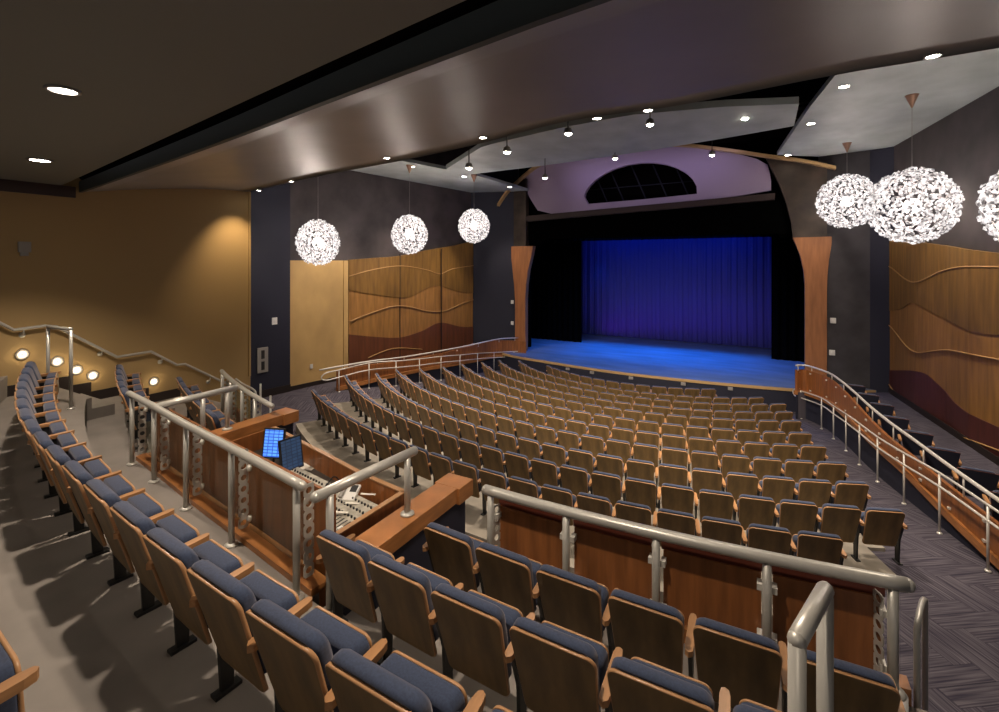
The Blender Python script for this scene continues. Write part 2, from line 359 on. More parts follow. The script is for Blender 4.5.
# front walls beside the opening
PL = (-12.2, 23.9)
mb = MB(); a = Vector((P1[0], P1[1], -1)); b_ = Vector((PL[0]+.05, PL[1], -1)); mb.slab([a, b_, b_+Vector((0, 0, 13.2)), a+Vector((0, 0, 13.2))], (-.1, .25, 0)); struct(mb, 'wall_front', M['navy'])
Q0, Q1 = (4.3, 22.9), (6.95, 1.4)
dR = Vector((Q1[0]-Q0[0], Q1[1]-Q0[1], 0)).normalized(); nR = Vector((dR.y, -dR.x, 0))
def rw(px, py): return on_line(px, py, Q0, Q1)
def rwp(s, z, o=0): p = Vector((Q0[0], Q0[1], 0))+dR*s+nR*o; p.z = z; return p
mb = MB(); mb.slab([rwp(0, -1), rwp(23, -.3), rwp(23, ZC+7.2), rwp(0, ZC+7.2)], -nR*.2); struct(mb, 'wall_right', M['dark'])
k0 = on_v(870, 300, 23.35)
mb = MB(); a = Vector((2.0, 23.9, -1)); b_ = Vector((k0.x, 23.35, -1)); mb.slab([a, b_, b_+Vector((0, 0, 13.2)), a+Vector((0, 0, 13.2))], (.1, .25, 0)); struct(mb, 'wall_front', M['slate'])
mb = MB(); c_ = Vector((Q0[0]+.02, Q0[1], -1)); mb.slab([b_, c_, c_+Vector((0, 0, 13.2)), b_+Vector((0, 0, 13.2))], (.1, .25, 0)); struct(mb, 'wall_front', M['navy'])

# ------------------------------------------------------------------ wall panels in wave bands
def resample(pts, xs):
    X = [p[0] for p in pts]; Y = [p[1] for p in pts]
    # smooth the polyline
    P = smooth_path([Vector((x, y, 0)) for x, y in pts], 6); return np.interp(xs, [p.x for p in P], [p.y for p in P])
def wave_panel(name, wallf, nrm, pxs, top, w1, w2, bottom_z, lines, mats, label, pleat):
    root = empty(name, (0, 0, 0), 0, label, 'wall panel'); c = None
    xs = np.linspace(pxs[0], pxs[1], 40); yt = resample(top, xs); y1 = resample(w1, xs); y2 = resample(w2, xs)
    root.location = wallf(xs[20], yt[20]); c = root.location.copy(); c.z = 0; root.location.z = 0
    def off(x): return .10+.10*abs(((x-pleat[0])/pleat[1]) % 1-.5)*2
    T = [wallf(x, y)+nrm*off(x)-c for x, y in zip(xs, yt)]; A = [wallf(x, y)+nrm*off(x)-c for x, y in zip(xs, y1)]; B = [wallf(x, y)+nrm*off(x)-c for x, y in zip(xs, y2)]
    Z = [Vector((p.x, p.y, bottom_z)) for p in B]
    # thickness goes back to the wall
    for nm, lo, hi, mt, ex in (('upper_band', A, T, mats[0], .02), ('middle_band', B, A, mats[1], 0), ('lower_band', Z, B, mats[2], .02)):
        m_ = MB(); m_.strip([p+nrm*ex for p in lo], [p+nrm*ex for p in hi], -nrm*.09); m_.build(nm, mt, root)
    for ln in lines:
        P = [wallf(x, y)+nrm*(off(x)+.025)-c for x, y in ((x, y) for x, y in zip(xs, resample(ln, xs)) if ln[0][0] <= x <= ln[-1][0])]
        if len(P) > 2: m_ = MB(); m_.tube(P, .022, 6); m_.build('inlay_strip', M['w_line'], root)
    return root
LT = [(346, 260), (371, 258), (396, 256), (421, 251), (450, 246), (471, 241)]
L1 = [(346, 290), (369.5, 294), (391, 297), (407, 297), (426.6, 288), (438, 286), (454, 291), (471, 293)]
L2 = [(346, 334), (375, 336.6), (397, 337), (419, 331), (438, 322.5), (458, 326.4), (471, 326.4)]
LL = [[(346, 276.6), (373.5, 269), (399, 266), (424.6, 270), (438, 274), (450, 269), (471, 265.5)],
      [(346, 322), (369.5, 312.6), (391, 306), (409, 307), (424.6, 311), (442, 311), (456, 305), (471, 299.5)],
      [(363, 359), (383, 350), (397, 347.6), (420, 349)]]
wave_panel('wave_panel', lw, nL, (347, 470.5), LT, L1, L2, -.9, LL, (M['w_top'], M['w_mid'], M['w_low']),
           'tall wood wall panel with rolling wave bands beside the left stage column', (397, 82))
m_ = MB()
for sx in (397, 438.5):
    p = lw(sx, 300); s_ = sp(sx); m_.slab([lwp(s_-.025, -.8, .2), lwp(s_+.025, -.8, .2), lwp(s_+.025, lw(sx, 254 if sx < 400 else 249).z, .2), lwp(s_-.025, lw(sx, 254 if sx < 400 else 249).z, .2)], nL*.02)
struct(m_, 'trim_1', M['base'])
RT = [(893, 236), (920, 241), (960, 247), (1010, 254)]
R1_ = [(893, 311), (907, 309), (921, 303), (948, 318), (982, 332), (1010, 336)]
R2_ = [(893, 370.5), (928, 372.5), (945, 386), (965, 406), (999, 425), (1010, 430)]
RL = [[(893, 266), (921, 282.6), (948, 271), (972, 267), (1010, 267)], [(893, 325), (921, 352), (955, 350.5), (1010, 361)],
      [(893, 384), (918, 420), (952, 430), (1010, 453)]]
wave_panel('wave_panel', rw, nR, (893.5, 1008), RT, R1_, R2_, -.5, RL, (M['w_top'], M['w_mid'], M['r_low']),
           'tall wood wall panel with maroon lower wave band behind the side box chairs', (924, 54))
# plain tan panel on the left wall
a, b_ = sp(288.6), sp(346.3)
zt = lw(317, 260.5).z
m_ = MB(); m_.slab([lwp(a, .02, .001), lwp(b_, -.1, .001), lwp(b_, zt, .001), lwp(a, zt, .001)], nL*.08)
tag(m_.build('tan_panel', M['tanpanel'], bevel=.01), 'plain tan wall panel between the navy pier and the wave panel', 'wall panel')
m_ = MB(); s_ = sp(344.5); m_.slab([lwp(s_-.12, -.1, .082), lwp(s_+.1, -.1, .082), lwp(s_+.1, zt, .082), lwp(s_-.12, zt, .082)], nL*.04); struct(m_, 'trim_2', M['tanpanel'])

# ------------------------------------------------------------------ ceilings
HR = 1.52
m_ = MB()
rc = [on_h(75, 183, HR), on_h(330, 62, HR), Vector((-.2, 2.1, ZC+HR)), Vector((7, 1.9, ZC+HR)), Vector((7.3, -3, ZC+HR)), Vector((TW, -3, ZC+HR)), Vector((TW, 3.9, ZC+HR))]
rc[0].x = TW
rc = [tuple(p[:2]) for p in rc]
m_.prism(rc, ZC+HR, ZC+HR+.12); struct(m_, 'ceiling', M['rear'])
m_ = MB(); m_.prism([(-18, -3), (8, -3), (8, 33), (-18, 33)], ZC+7.2, ZC+7.3); struct(m_, 'ceiling', M['void'])
m_ = MB(); m_.box(-12.3, 7.2, 4.6, 4.7, ZC+2.3, ZC+7.2); struct(m_, 'wall_back', M['void'])
# curved soffit band
back = [on_h(75, 193, 1.42), on_h(200, 149, 1.42), on_h(330, 99, 1.42), on_h(483, 41, 1.42), on_h(595, 0, 1.42), Vector((1.5, 2.25, ZC+1.42)), Vector((7, 2.1, ZC+1.42))]
back[0].x = TW+.01
front = [on_h(249, 193, 1.86), on_h(330, 175, 1.88), on_h(405, 160, 1.9), on_h(483, 143, 1.9), on_h(534, 129, 1.9), on_h(592, 117, 1.9), on_h(670, 107, 1.9), on_h(835, 75, 1.9), on_h(999, 48, 1.9), Vector((7, 5.6, ZC+1.9))]
front[0].x = TW+.01
def by_u(P, u): return Vector((u, float(np.interp(u, [p.x for p in P], [p.y for p in P])), 0))
bs, fs = smooth_path(back), smooth_path(front)
m_ = MB(); NU, NV = 48, 10; uu = np.linspace(TW+.01, 6.28, NU); rows_ = []
for j in range(NV):
    t = j/(NV-1)
    for u in uu:
        a = by_u(bs, u); b_ = by_u(fs, u); p = a.lerp(b_, t); h = 1.42+(1.9-1.42)*(1-(1-t)**1.6); rows_.append((p.x, p.y, ZC+h))
m_.add(rows_, [(j*NU+i, j*NU+i+1, (j+1)*NU+i+1, (j+1)*NU+i) for j in range(NV-1) for i in range(NU-1)], 0, True)
lo = [Vector(rows_[i]) for i in range(NU)]
m_.strip(lo, [p+Vector((0, 0, .22)) for p in lo], (0, .06, 0), 1)
lo2 = [Vector(rows_[(NV-1)*NU+i]) for i in range(NU)]
m_.strip(lo2, [p+Vector((0, 0, .25)) for p in lo2], (0, -.06, 0), 1)
o = m_.build('soffit', [M['soffit'], M['fascia']]); tag(o, 'broad curved grey ceiling band sweeping over the raised rows', 'ceiling panel')
# black closure above the slot; its colour stands in for the recess shade
m_ = MB(); hi = [p+Vector((0, .1, .22)) for p in lo]; m_.strip(hi, [p+Vector((0, -1.2, .9)) for p in hi], (0, .02, .02)); struct(m_, 'ceiling', M['void'])
# side ceilings
def poly_h(px, h): return [tuple(on_h(x, y, h)[:2]) for x, y in px]
m_ = MB(); HL = 4.0
pl = poly_h([(402, 161), (446, 169.5), (476, 175.5), (512, 186)], HL)
m_.prism([(-17.2, 7.95), (TW-.1, 7.95), (TW-.1, 6.6), (-9.0, 6.6)]+pl+[(-11.6, 25.4), (-15.2, 25.4)], ZC+HL, ZC+HL+.14); struct(m_, 'ceiling', M['cloud'])
m_ = MB(); HRt = 4.38
pr = poly_h([(777, 155), (809, 108), (838, 72)], HRt)
a = on_h(838, 72, HRt)
m_.prism(pr+[(a.x+.3, a.y-3.5), (7.6, a.y-3.5), (6.2, 12), (4.35, 23.0), (2.0, 23.6)], ZC+HRt, ZC+HRt+.14); struct(m_, 'ceiling', M['cloud'])
# cloud panel between the openings: slightly bowed lens
m_ = MB(); HB = 3.95
near = [on_h(446, 169, HB), on_h(483, 146, HB), on_h(560, 128, HB), on_h(630, 115, HB), on_h(720, 107, HB), on_h(806, 103.5, HB)]
far = [on_h(452, 176, HB), on_h(476, 174, HB), on_h(548, 165, HB), on_h(640, 152, HB), on_h(720, 139, HB), on_h(794, 126, HB)]
uu = np.linspace(max(near[0].x, far[0].x), min(near[-1].x, far[-1].x), 24)
N_ = [by_u(near, u)+Vector((0, 0, ZC+HB)) for u in uu]; F_ = [by_u(far, u)+Vector((0, 0, ZC+HB)) for u in uu]
m_.strip(N_, F_, (0, 0, .18)); tag(m_.build('ceiling_cloud', M['cloud']), 'long blue-grey floating ceiling panel in front of the stage arch', 'ceiling panel')
# roof steelwork seen in the openings
for i, (a, b_) in enumerate((((-9, 9.5, 5.6), (2.5, 9.9, 5.6)), ((-9, 11.3, 5.3), (2.5, 11.7, 5.3)), ((-10, 20.5, 5.0), (2, 20, 5.0)))):
    m_ = MB(); a = Vector(a)+Vector((0, 0, ZC)); b_ = Vector(b_)+Vector((0, 0, ZC)); m_.tube([a, b_], .05, 6); m_.tube([a+Vector((0, 0, .5)), b_+Vector((0, 0, .5))], .05, 6)
    for k in range(16):
        p = a.lerp(b_, k/16); q = a.lerp(b_, (k+1)/16); up = Vector((0, 0, .5)); m_.tube([p, q+up] if k % 2 else [p+up, q], .02, 5)
    struct(m_, 'trim_%d' % (3+i), M['steelwork'])

# ------------------------------------------------------------------ stage
VP = 23.9
m_ = MB()
apr = [(-13.6, 23.2), (-12.2, 22.6), (-11.2, 22.25), (-9.5, 21.95), (-7.5, 21.6), (-5.2, 21.4), (-3, 21.45), (-1.2, 21.6), (.76, 21.9), (2.2, 22.4), (3.8, 23.2)]
ap = [tuple(p[:2]) for p in smooth_path([Vector((x, y, 0)) for x, y in apr], 5)]
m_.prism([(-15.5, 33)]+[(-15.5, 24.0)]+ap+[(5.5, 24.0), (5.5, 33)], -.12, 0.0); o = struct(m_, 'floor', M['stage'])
m_ = MB(); A_ = [Vector((x, y, -1.1)) for x, y in ap]; m_.strip(A_, [p+Vector((0, 0, .97)) for p in A_], (0, .1, 0)); struct(m_, 'wall_front', M['navy'])
m_ = MB(); E_ = [Vector((x, y-.03, -.075)) for x, y in ap]; m_.strip([p+Vector((0, 0, -.035)) for p in E_], [p+Vector((0, 0, .078)) for p in E_], (0, .05, 0)); struct(m_, 'trim_6', M['archwood'])
for (x, y) in ((566, 361), (596, 367), (632, 374), (684, 379), (731, 383)):
    a, b_ = dirn(x); v = None
    # step out to the apron edge
    best = min(ap, key=lambda q: abs(q[0]/q[1]-a/b_)); m_ = MB(); m_.box(-.09, .09, -.05, .03, -.06, .06); m_.box(-.05, .05, -.1, -.05, -.04, .04)
    o = m_.build('apron_outlet', M['grey']); o.location = (best[0], best[1]-.04, -.2); tag(o, 'small pale outlet box under the stage edge, %s from the left' % ORD[((566, 361), (596, 367), (632, 374), (684, 379), (731, 383)).index((x, y))+1], 'outlet box', 'outlet boxes along the stage edge')
# back curtain with pleats
m_ = MB(); n = 420; lo = []
for i in range(n+1):
    x = -13.5+18.0*i/n; y = 31.4+.05*math.sin(x*14)+.03*math.sin(x*37+1)+(.06 if abs(x+5.6) < .05 else 0); lo.append(Vector((x, y, .02)))
m_.strip(lo, [p+Vector((0, 0, 8.5)) for p in lo], (0, .03, 0)); m_.sm = [True]*len(m_.sm)
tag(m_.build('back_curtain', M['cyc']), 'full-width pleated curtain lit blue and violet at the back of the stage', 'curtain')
def drape(name, x0, x1, y, z0, z1, label):
    m_ = MB(); n = int((x1-x0)*16); lo = [Vector((x0+(x1-x0)*i/n, y+.06*math.sin(i*1.1), z0)) for i in range(n+1)]
    m_.strip(lo, [Vector((p.x, p.y, z1)) for p in lo], (0, .03, 0)); tag(m_.build(name, M['drape']), label, 'drape')
drape('leg_drape', -14.5, -9.85, 28.0, .02, 8, 'black leg drape hanging at the left side of the stage')
drape('leg_drape', .34, 4.4, 28.0, .02, 8, 'black leg drape hanging at the right side of the stage')
drape('border_drape', -14.4, 4.3, 27.6, ZC+1.28, ZC+4.5, 'black border drape hanging across the top of the stage')
drape('leg_drape', -15.2, -11.9, 25.0, .02, 8.5, 'black leg drape just behind the left stage column')
m_ = MB(); m_.box(-15.6, -15.4, 24, 33, -1, 10); m_.box(5.3, 5.5, 24, 33, -1, 10); m_.box(-15.6, 5.5, 32.8, 33, -1, 10); struct(m_, 'wall_back', M['void'])
# flared columns
def column(pts, v, name, mt, label, cat='column', th=.35, dz=0):
    m_ = MB(); m_.slab([on_v(x, y, v) for x, y in pts], (0, th, 0)); o = m_.build(name, mt, bevel=.01); c = on_v(pts[-1][0], pts[-1][1], v); origin(o, c); return tag(o, label, cat)
cl = [(509.7, 246.5), (533, 246), (531.5, 255), (528, 270), (526, 285), (525.3, 300), (525.3, 352.5), (515, 352.5), (515, 300), (514, 285), (512, 265)]
cr = [(792.5, 237.5), (833, 236.5), (831, 248), (829, 260), (827.5, 275), (827, 290), (827, 398), (805, 398), (805, 285), (803.5, 270), (800, 255), (796, 245)]
column(cl, 23.75, 'stage_column', M['column'], 'orange-brown flared wood column at the left edge of the stage')
column(cr, 23.75, 'stage_column', M['column'], 'orange-brown flared wood column at the right edge of the stage')
column([(497, 205), (509, 192), (525.5, 178), (526, 246), (509.5, 246.5), (506, 236), (502, 222)], 23.8, 'upper_pier', M['bronze'], 'dark bronze swirled plaster pier above the left stage column', 'pier', .4)
column([(766, 158), (800, 158), (838, 164), (838, 205), (836, 222), (832, 236.5), (793, 237.5), (791, 222), (786, 203), (779, 184)], 23.8, 'upper_pier', M['bronze'], 'dark bronze swirled plaster pier above the right stage column', 'pier', .4)
# violet-lit fascia with half-oval opening
def lerp_loop(P, n):
    P = [Vector((x, y, 0)) for x, y in P]; P2 = P+[P[0]]; d = [0]
    for i in range(len(P)): d.append(d[-1]+(P2[i+1]-P2[i]).length)
    return P2, d
hx, hy = 640, 190
outer = [(540, 214), (560, 213.5), (600, 209.5), (640, 205.6), (700, 200), (765, 193.6), (771, 190), (771, 178), (768, 165), (755, 158), (730, 152), (700, 148), (660, 146), (620, 147.5), (600, 150), (570, 154), (545, 160), (524, 172), (524, 187), (531, 200)]
hole = [(588, 204), (640, 199.6), (697, 193.8)]
for k in range(1, 14):
    q = PI*k/14; hole.append((640+58*math.cos(q), 199-5*math.cos(q)-36*math.sin(q)))
def ray_hit(poly, a):
    best = None; dx, dy = math.cos(a), math.sin(a)
    for i in range(len(poly)):
        x1, y1 = poly[i][0]-hx, poly[i][1]-hy; x2, y2 = poly[(i+1) % len(poly)][0]-hx, poly[(i+1) % len(poly)][1]-hy
        ex, ey = x2-x1, y2-y1; D = dx*ey-dy*ex
        if abs(D) < 1e-9: continue
        t = (x1*ey-y1*ex)/D; u = (x1*dy-y1*dx)/D
        if t > 0 and -1e-6 <= u <= 1+1e-6 and (best is None or t < best): best = t
    return (hx+dx*best, hy+dy*best)
NA = 96; I_ = [ray_hit(hole, 2*PI*k/NA) for k in range(NA)]; O_ = [ray_hit(outer, 2*PI*k/NA) for k in range(NA)]
I3 = [on_v(x, y, 24.05) for x, y in I_+[I_[0]]]; O3 = [on_v(x, y, 24.05) for x, y in O_+[O_[0]]]
m_ = MB(); m_.strip(I3, O3, (0, .25, 0)); struct(m_, 'wall_front', M['lilac'])
m_ = MB(); m_.box(-13, 4, 26.4, 26.5, ZC+2.0, ZC+7.2); m_.box(-13, 4, 24.5, 26.5, ZC+2.0, ZC+2.1)  # second box: slab added to keep stage light out of the oval
struct(m_, 'wall_back', M['void'])
m_ = MB()
for k, x in enumerate((600, 617, 640, 662, 684)):
    m_.tube([on_v(x-9, 165, 25.2), on_v(x+9, 206, 25.2)], .04, 5)
m_.tube([on_v(590, 190, 25.25), on_v(696, 181, 25.25)], .03, 5)
tag(m_.build('fly_grid', M['navy']), 'dark crossing bars inside the half-oval opening above the stage', 'metal grid')
m_ = MB(); a = on_v(526, 216, 23.85); b_ = on_v(775, 193, 23.85); a2 = on_v(526, 221.5, 23.85); b2 = on_v(775, 199.5, 23.85)
m_.slab([a2, b2, b_, a], (0, .4, 0)); struct(m_, 'trim_7', M['beam'])
m_ = MB(); c1 = on_v(525.5, 221.5, 24.1); c2 = on_v(793, 199, 24.1); d1 = on_v(525.5, 240, 24.1); d2 = on_v(793, 233.5, 24.1)
m_.slab([d1, d2, c2, c1], (0, .1, 0)); struct(m_, 'wall_front', M['drape'])
# dark wall left and right of the lilac area
m_ = MB(); m_.slab([on_v(525, 246, 24.35), on_v(525, 165, 24.35), on_v(560, 215, 24.35), on_v(540, 246, 24.35)], (0, .1, 0)); m_.slab([on_v(764, 205, 24.35), on_v(764, 158, 24.35), on_v(800, 158, 24.35), on_v(800, 237, 24.35), on_v(780, 237, 24.35)], (0, .1, 0)); struct(m_, 'wall_front', M['drape'])
m_ = MB(); m_.box(-15, 5, 24.6, 24.7, ZC+5.6, ZC+7.2); m_.box(-15.4, -11.3, 24.6, 24.7, ZC+.8, ZC+5.6); m_.box(1.7, 5.4, 24.6, 24.7, ZC+.8, ZC+5.6); struct(m_, 'wall_front', M['void'])
# arch canopy
arc = [(497, 206), (505, 194), (515, 184), (530, 171), (545, 162.5), (570, 155), (600, 150), (630, 147), (660, 145.5), (690, 146.5), (730, 151.5), (770, 157.5), (800, 161.5), (836, 169)]
m_ = MB(); A3 = smooth_path([on_v(x, y, 23.2) for x, y in arc], 4); m_.strip(A3, [p+Vector((0, 0, .13)) for p in A3], (0, .30, 0))
tag(m_.build('arch_canopy', M['archwood']), 'thin tan wood arch curving over the stage opening', 'arch')

# ------------------------------------------------------------------ chairs
def rrect(w0, w1, z0, z1, r, n=5):           # rounded outline in XZ, w0 bottom half width, w1 top half width
    P = []
    for (cx, cz, a0) in ((w1-r, z1-r, 0), (-(w1-r), z1-r, PI/2), (-(w0-r*.6), z0+r*.6, PI), (w0-r*.6, z0+r*.6, 1.5*PI)):
        rr = r if cz > (z0+z1)/2 else r*.6
        for k in range(n+1): q = a0+PI/2*k/n; P.append((cx+rr*math.cos(q), cz+rr*math.sin(q)))
    return P
def loft(sections, mis, capm=(0, 0)):        # closed sections of equal length
    m_ = MB(); n = len(sections[0]); vs = [tuple(p) for s_ in sections for p in s_]
    for i in range(len(sections)-1):
        m_.add([], []); 
    m_.v = vs
    for i in range(len(sections)-1):
        for j in range(n): m_.f.append((i*n+j, i*n+(j+1) % n, (i+1)*n+(j+1) % n, (i+1)*n+j)); m_.mi.append(mis[i]); m_.sm.append(True)
    m_.f.append(tuple(range(n))[::-1]); m_.mi.append(capm[0]); m_.sm.append(False)
    m_.f.append(tuple(range((len(sections)-1)*n, len(sections)*n))); m_.mi.append(capm[1]); m_.sm.append(False)
    return m_
def lean(x, y, z, z0=.30): return (x, y-.30*(z-.86)-.035*(1-(x/.25)**2)*.6, z)
def chair_meshes(leanback=1):
    D = {}
    o_ = rrect(.225, .252, .27, .86, .06)
    i_ = rrect(.22, .247, .275, .855, .057)
    D['back_panel'] = loft([[lean(x, -.004, z) for x, z in i_], [lean(x, 0, z) for x, z in o_], [lean(x, .018, z) for x, z in o_]], [1, 1], (0, 0)).mesh('back_panel', [M['veneer'], M['edge']])
    c0 = rrect(.215, .236, .36, .873, .06); c1 = rrect(.218, .240, .355, .885, .065); c2 = rrect(.205, .225, .37, .87, .06); c3 = rrect(.16, .18, .42, .82, .05)
    D['back_cushion'] = loft([[lean(x, .018, z) for x, z in c0], [lean(x, .04, z) for x, z in c1], [lean(x, .075, z) for x, z in c1], [lean(x, .10, z) for x, z in c2], [lean(x, .11, z) for x, z in c3]], [0]*4).mesh('back_cushion', [M['fabric']])
    # tipped-up seat: pad faces the back, board faces the stage
    def seat(x, y, z): return (x, .315+y*.85-.06*(z-.5), z)
    s0 = rrect(.19, .20, .375, .645, .04); s1 = rrect(.205, .215, .36, .665, .05)
    D['seat_cushion'] = loft([[seat(x, -.07, z) for x, z in s0], [seat(x, -.05, z) for x, z in s1], [seat(x, .045, z) for x, z in s1], [seat(x, .055, z) for x, z in s1]], [0]*3).mesh('seat_cushion', [M['fabric']])
    b0 = rrect(.206, .216, .358, .667, .05)
    D['seat_board'] = loft([[seat(x, .055, z) for x, z in b0], [seat(x, .073, z) for x, z in b0]], [0], (0, 1)).mesh('seat_board', [M['edge'], M['veneer']])
    m_ = MB(); P = [(0, -.02), (-.024, 0), (-.028, .05), (-.026, .30), (-.018, .335), (0, .345), (.018, .335), (.026, .30), (.028, .05), (.024, 0)]
    m_.prism([(x, y+.055) for x, y in P], lambda p: .60+.05*p[1], lambda p: .637+.05*p[1]); D['armrest'] = m_.mesh('armrest', [M['arm']])
    m_ = MB()
    m_.add([(-.012, .20, .02), (.012, .20, .02), (.012, .27, .02), (-.012, .27, .02), (-.012, .10, .60), (.012, .10, .60), (.012, .30, .60), (-.012, .30, .60), (-.012, .18, .36), (.012, .18, .36), (.012, .28, .36), (-.012, .28, .36)],
           [(0, 3, 2, 1), (4, 5, 6, 7), (0, 1, 9, 8), (1, 2, 10, 9), (2, 3, 11, 10), (3, 0, 8, 11), (8, 9, 5, 4), (9, 10, 6, 5), (10, 11, 7, 6), (11, 8, 4, 7)])
    m_.box(-.03, .03, .16, .31, 0, .02); D['standard'] = m_.mesh('standard', [M['black']])
    return D
CM = chair_meshes()
def make_chair(loc, rz, label, group, scale=1.0, end=0, width=.56):
    r = empty('auditorium_seat', loc, rz, label, 'seat', group); r.scale = (scale,)*3
    for nm in ('back_panel', 'back_cushion', 'seat_cushion', 'seat_board'):
        o = bpy.data.objects.new(nm, CM[nm]); COL.objects.link(o); o.parent = r
    for s_ in ([-1, 1] if end else [-1]):
        for nm in ('armrest', 'standard'):
            o = bpy.data.objects.new(nm, CM[nm]); COL.objects.link(o); o.parent = r; o.location = (s_*width/2, 0, 0)
    return r
def fit_circle(P):
    A = np.array([[2*p.x, 2*p.y, 1] for p in P]); b_ = np.array([p.x**2+p.y**2 for p in P]); s_, *_ = np.linalg.lstsq(A, b_, rcond=None)
    return s_[0], s_[1], math.sqrt(s_[2]+s_[0]**2+s_[1]**2)
ROWS = {
11: (3.85, [(338,412),(356,423),(386,437),(426,451),(441,457),(466,464),(499,473.5),(531,482),(565,491),(603,499.5),(642,507),(686,516),(729,523),(774,528),(821,535)], (316, 391), (821, 535)),
10: (4.0, [(349,384),(359,393.5),(389,410),(401,417),(418,424),(435.5,432),(454,437),(475,444),(499,450),(525,457),(552,463),(584,470.6),(618,476.6),(654,482.5),(689.5,489),(727.5,494),(766,499.6),(806,503),(846.5,507),(887,510.5)], (341, 377), (887, 510.5)),
9: (4.1, [(382,382),(394,392),(408,400.6),(422,406),(437,413),(454,419),(472,424),(490,430),(511,435.7),(534,441),(561,448),(589,452.7),(617,458),(716.5,471),(752,475),(787,478.6),(821,481),(855,484)], (371, 375), (855, 484)),
8: (4.2, [(396,371),(644,445),(833,463)], (397, 371), (833, 463)), 7: (4.3, [(420,370),(644,432),(814.5,446)], (421, 370), (814.5, 446)),
6: (4.4, [(443,368),(642,421),(801,433)], (444, 368), (801, 433)), 5: (4.5, [(462,365),(640,411.7),(792,421)], (463, 365), (792, 421)),
4: (4.6, [(482,363),(640,404.7),(785,412)], (483, 363), (785, 412)), 3: (4.7, [(499,361),(640,397.6),(779,404)], (500, 361), (779, 404)),
2: (4.8, [(519,361),(636,391.6),(757,397.5)], (521, 361), (757, 397.5)), 1: (4.9, [(548,366),(637,384.6),(709,389)], (551, 366), (709, 389)) }
SCL = 1.1
rings_ = {}
for r_, (h, P, pa, pb) in ROWS.items():
    h += -.03
    cu, cv, R = fit_circle([on_h(x, y, -h) for x, y in P])
    qa = on_h(*pa, -h); qb = on_h(*pb, -h)
    a0 = math.atan2(qa.x-cu, cv-qa.y); a1 = math.atan2(qb.x-cu, cv-qb.y)
    n = max(2, round(R*(a1-a0)/.622))
    z = ZC-h-.86*SCL-.02
    # concrete terrace carrying the row
    K = 40; e = .30/R; e0 = a0-e; e1 = a1+e
    if r_ == 10: e1 -= .22/R
    Ro, Ri = R+.36, R-.78
    if r_ == 11: Ro = R+.42
    g0 = [(cu+Ro*math.sin(e0+(e1-e0)*i/K), cv-Ro*math.cos(e0+(e1-e0)*i/K)) for i in range(K+1)]
    g1 = [(cu+Ri*math.sin(e0+(e1-e0)*i/K), cv-Ri*math.cos(e0+(e1-e0)*i/K)) for i in range(K+1)]
    m_ = MB()
    for i in range(K): m_.prism([g0[i], g0[i+1], g1[i+1], g1[i]], -1.05, z)
    struct(m_, 'floor', M['terrace'])
    rown = 'front row' if r_ == 1 else ('back row' if r_ == 11 else ORD[r_]+' row')
    for i in range(n+1):
        a = a0+(a1-a0)*i/n
        loc = (cu+R*math.sin(a), cv-R*math.cos(a), z)
        if i == 0: lab = 'wood-backed orchestra seat at the left aisle end of the %s from the stage' % rown
        elif i == n: lab = 'wood-backed orchestra seat at the right aisle end of the %s from the stage' % rown
        elif i <= n/2: lab = 'wood-backed orchestra seat, %s from the left aisle in the %s from the stage' % (ORD[i+1], rown)
        else: lab = 'wood-backed orchestra seat, %s from the right aisle in the %s from the stage' % (ORD[n-i+1], rown)
        if r_ in (1, 11): lab = lab.replace(' from the stage', '')
        make_chair(loc, a, lab, 'orchestra seats in curved rows', SCL, i == n, .5655)
def tier_row(R, z, us_, labf, group, endright=True, bulge=0):
    for k, u in enumerate(us_):
        p = tc(R, u, z); q_ = min(1, max(0, (-u-3.5)/4)); p.y -= bulge*q_*q_*(3-2*q_); a = math.atan2(u-TC[0], TC[1]-p.y)
        make_chair(p, a, labf(k, len(us_)), group, 1.0, endright and k == len(us_)-1)
us_c = sorted([TC[0]+26.57*math.sin((-.33+.565-.565*i)/26.57) for i in range(0, 18)])
tier_row(26.57, ZT['C'], us_c, lambda k, n: 'blue seat in the long row along the grey aisle, %s from the tan wall' % ORD[k+1], 'seats in the long curved row', True, .12)
us_b = [TC[0]+25.57*math.sin((-1.68+.56*i)/25.57) for i in range(6)]
tier_row(25.57, ZT['B'], us_b, lambda k, n: 'blue seat in the second raised row right of the sound desk, %s from desk' % ORD[k+1], 'seats of the right raised block, second row')
us_a = [TC[0]+24.62*math.sin((-1.40+.562*i)/24.62) for i in range(6)]
tier_row(24.62, ZT['A'], us_a, lambda k, n: 'blue seat facing the wood panelled guard rail, %s from the sound desk' % ORD[k+1], 'seats of the right raised block, front row')
us_d = [TC[0]+25.57*math.sin((-10.15+.56*i)/25.57) for i in range(5)]
tier_row(25.57, ZT['B'], us_d, lambda k, n: 'blue seat in the small left block, rear row, %s from the side stair' % ORD[k+1], 'seats of the left raised block, rear row')
us_e = [TC[0]+24.62*math.sin((-9.42+.56*i)/24.62) for i in range(6)]
tier_row(24.62, ZT['A'], us_e, lambda k, n: 'blue seat in the small left block, front row, %s from the side stair' % ORD[k+1], 'seats of the left raised block, front row')
tier_row(27.66, ZT['Z'], [-2.56], lambda k, n: 'blue tipped-up seat cut off by the lower left corner of the photo', None)
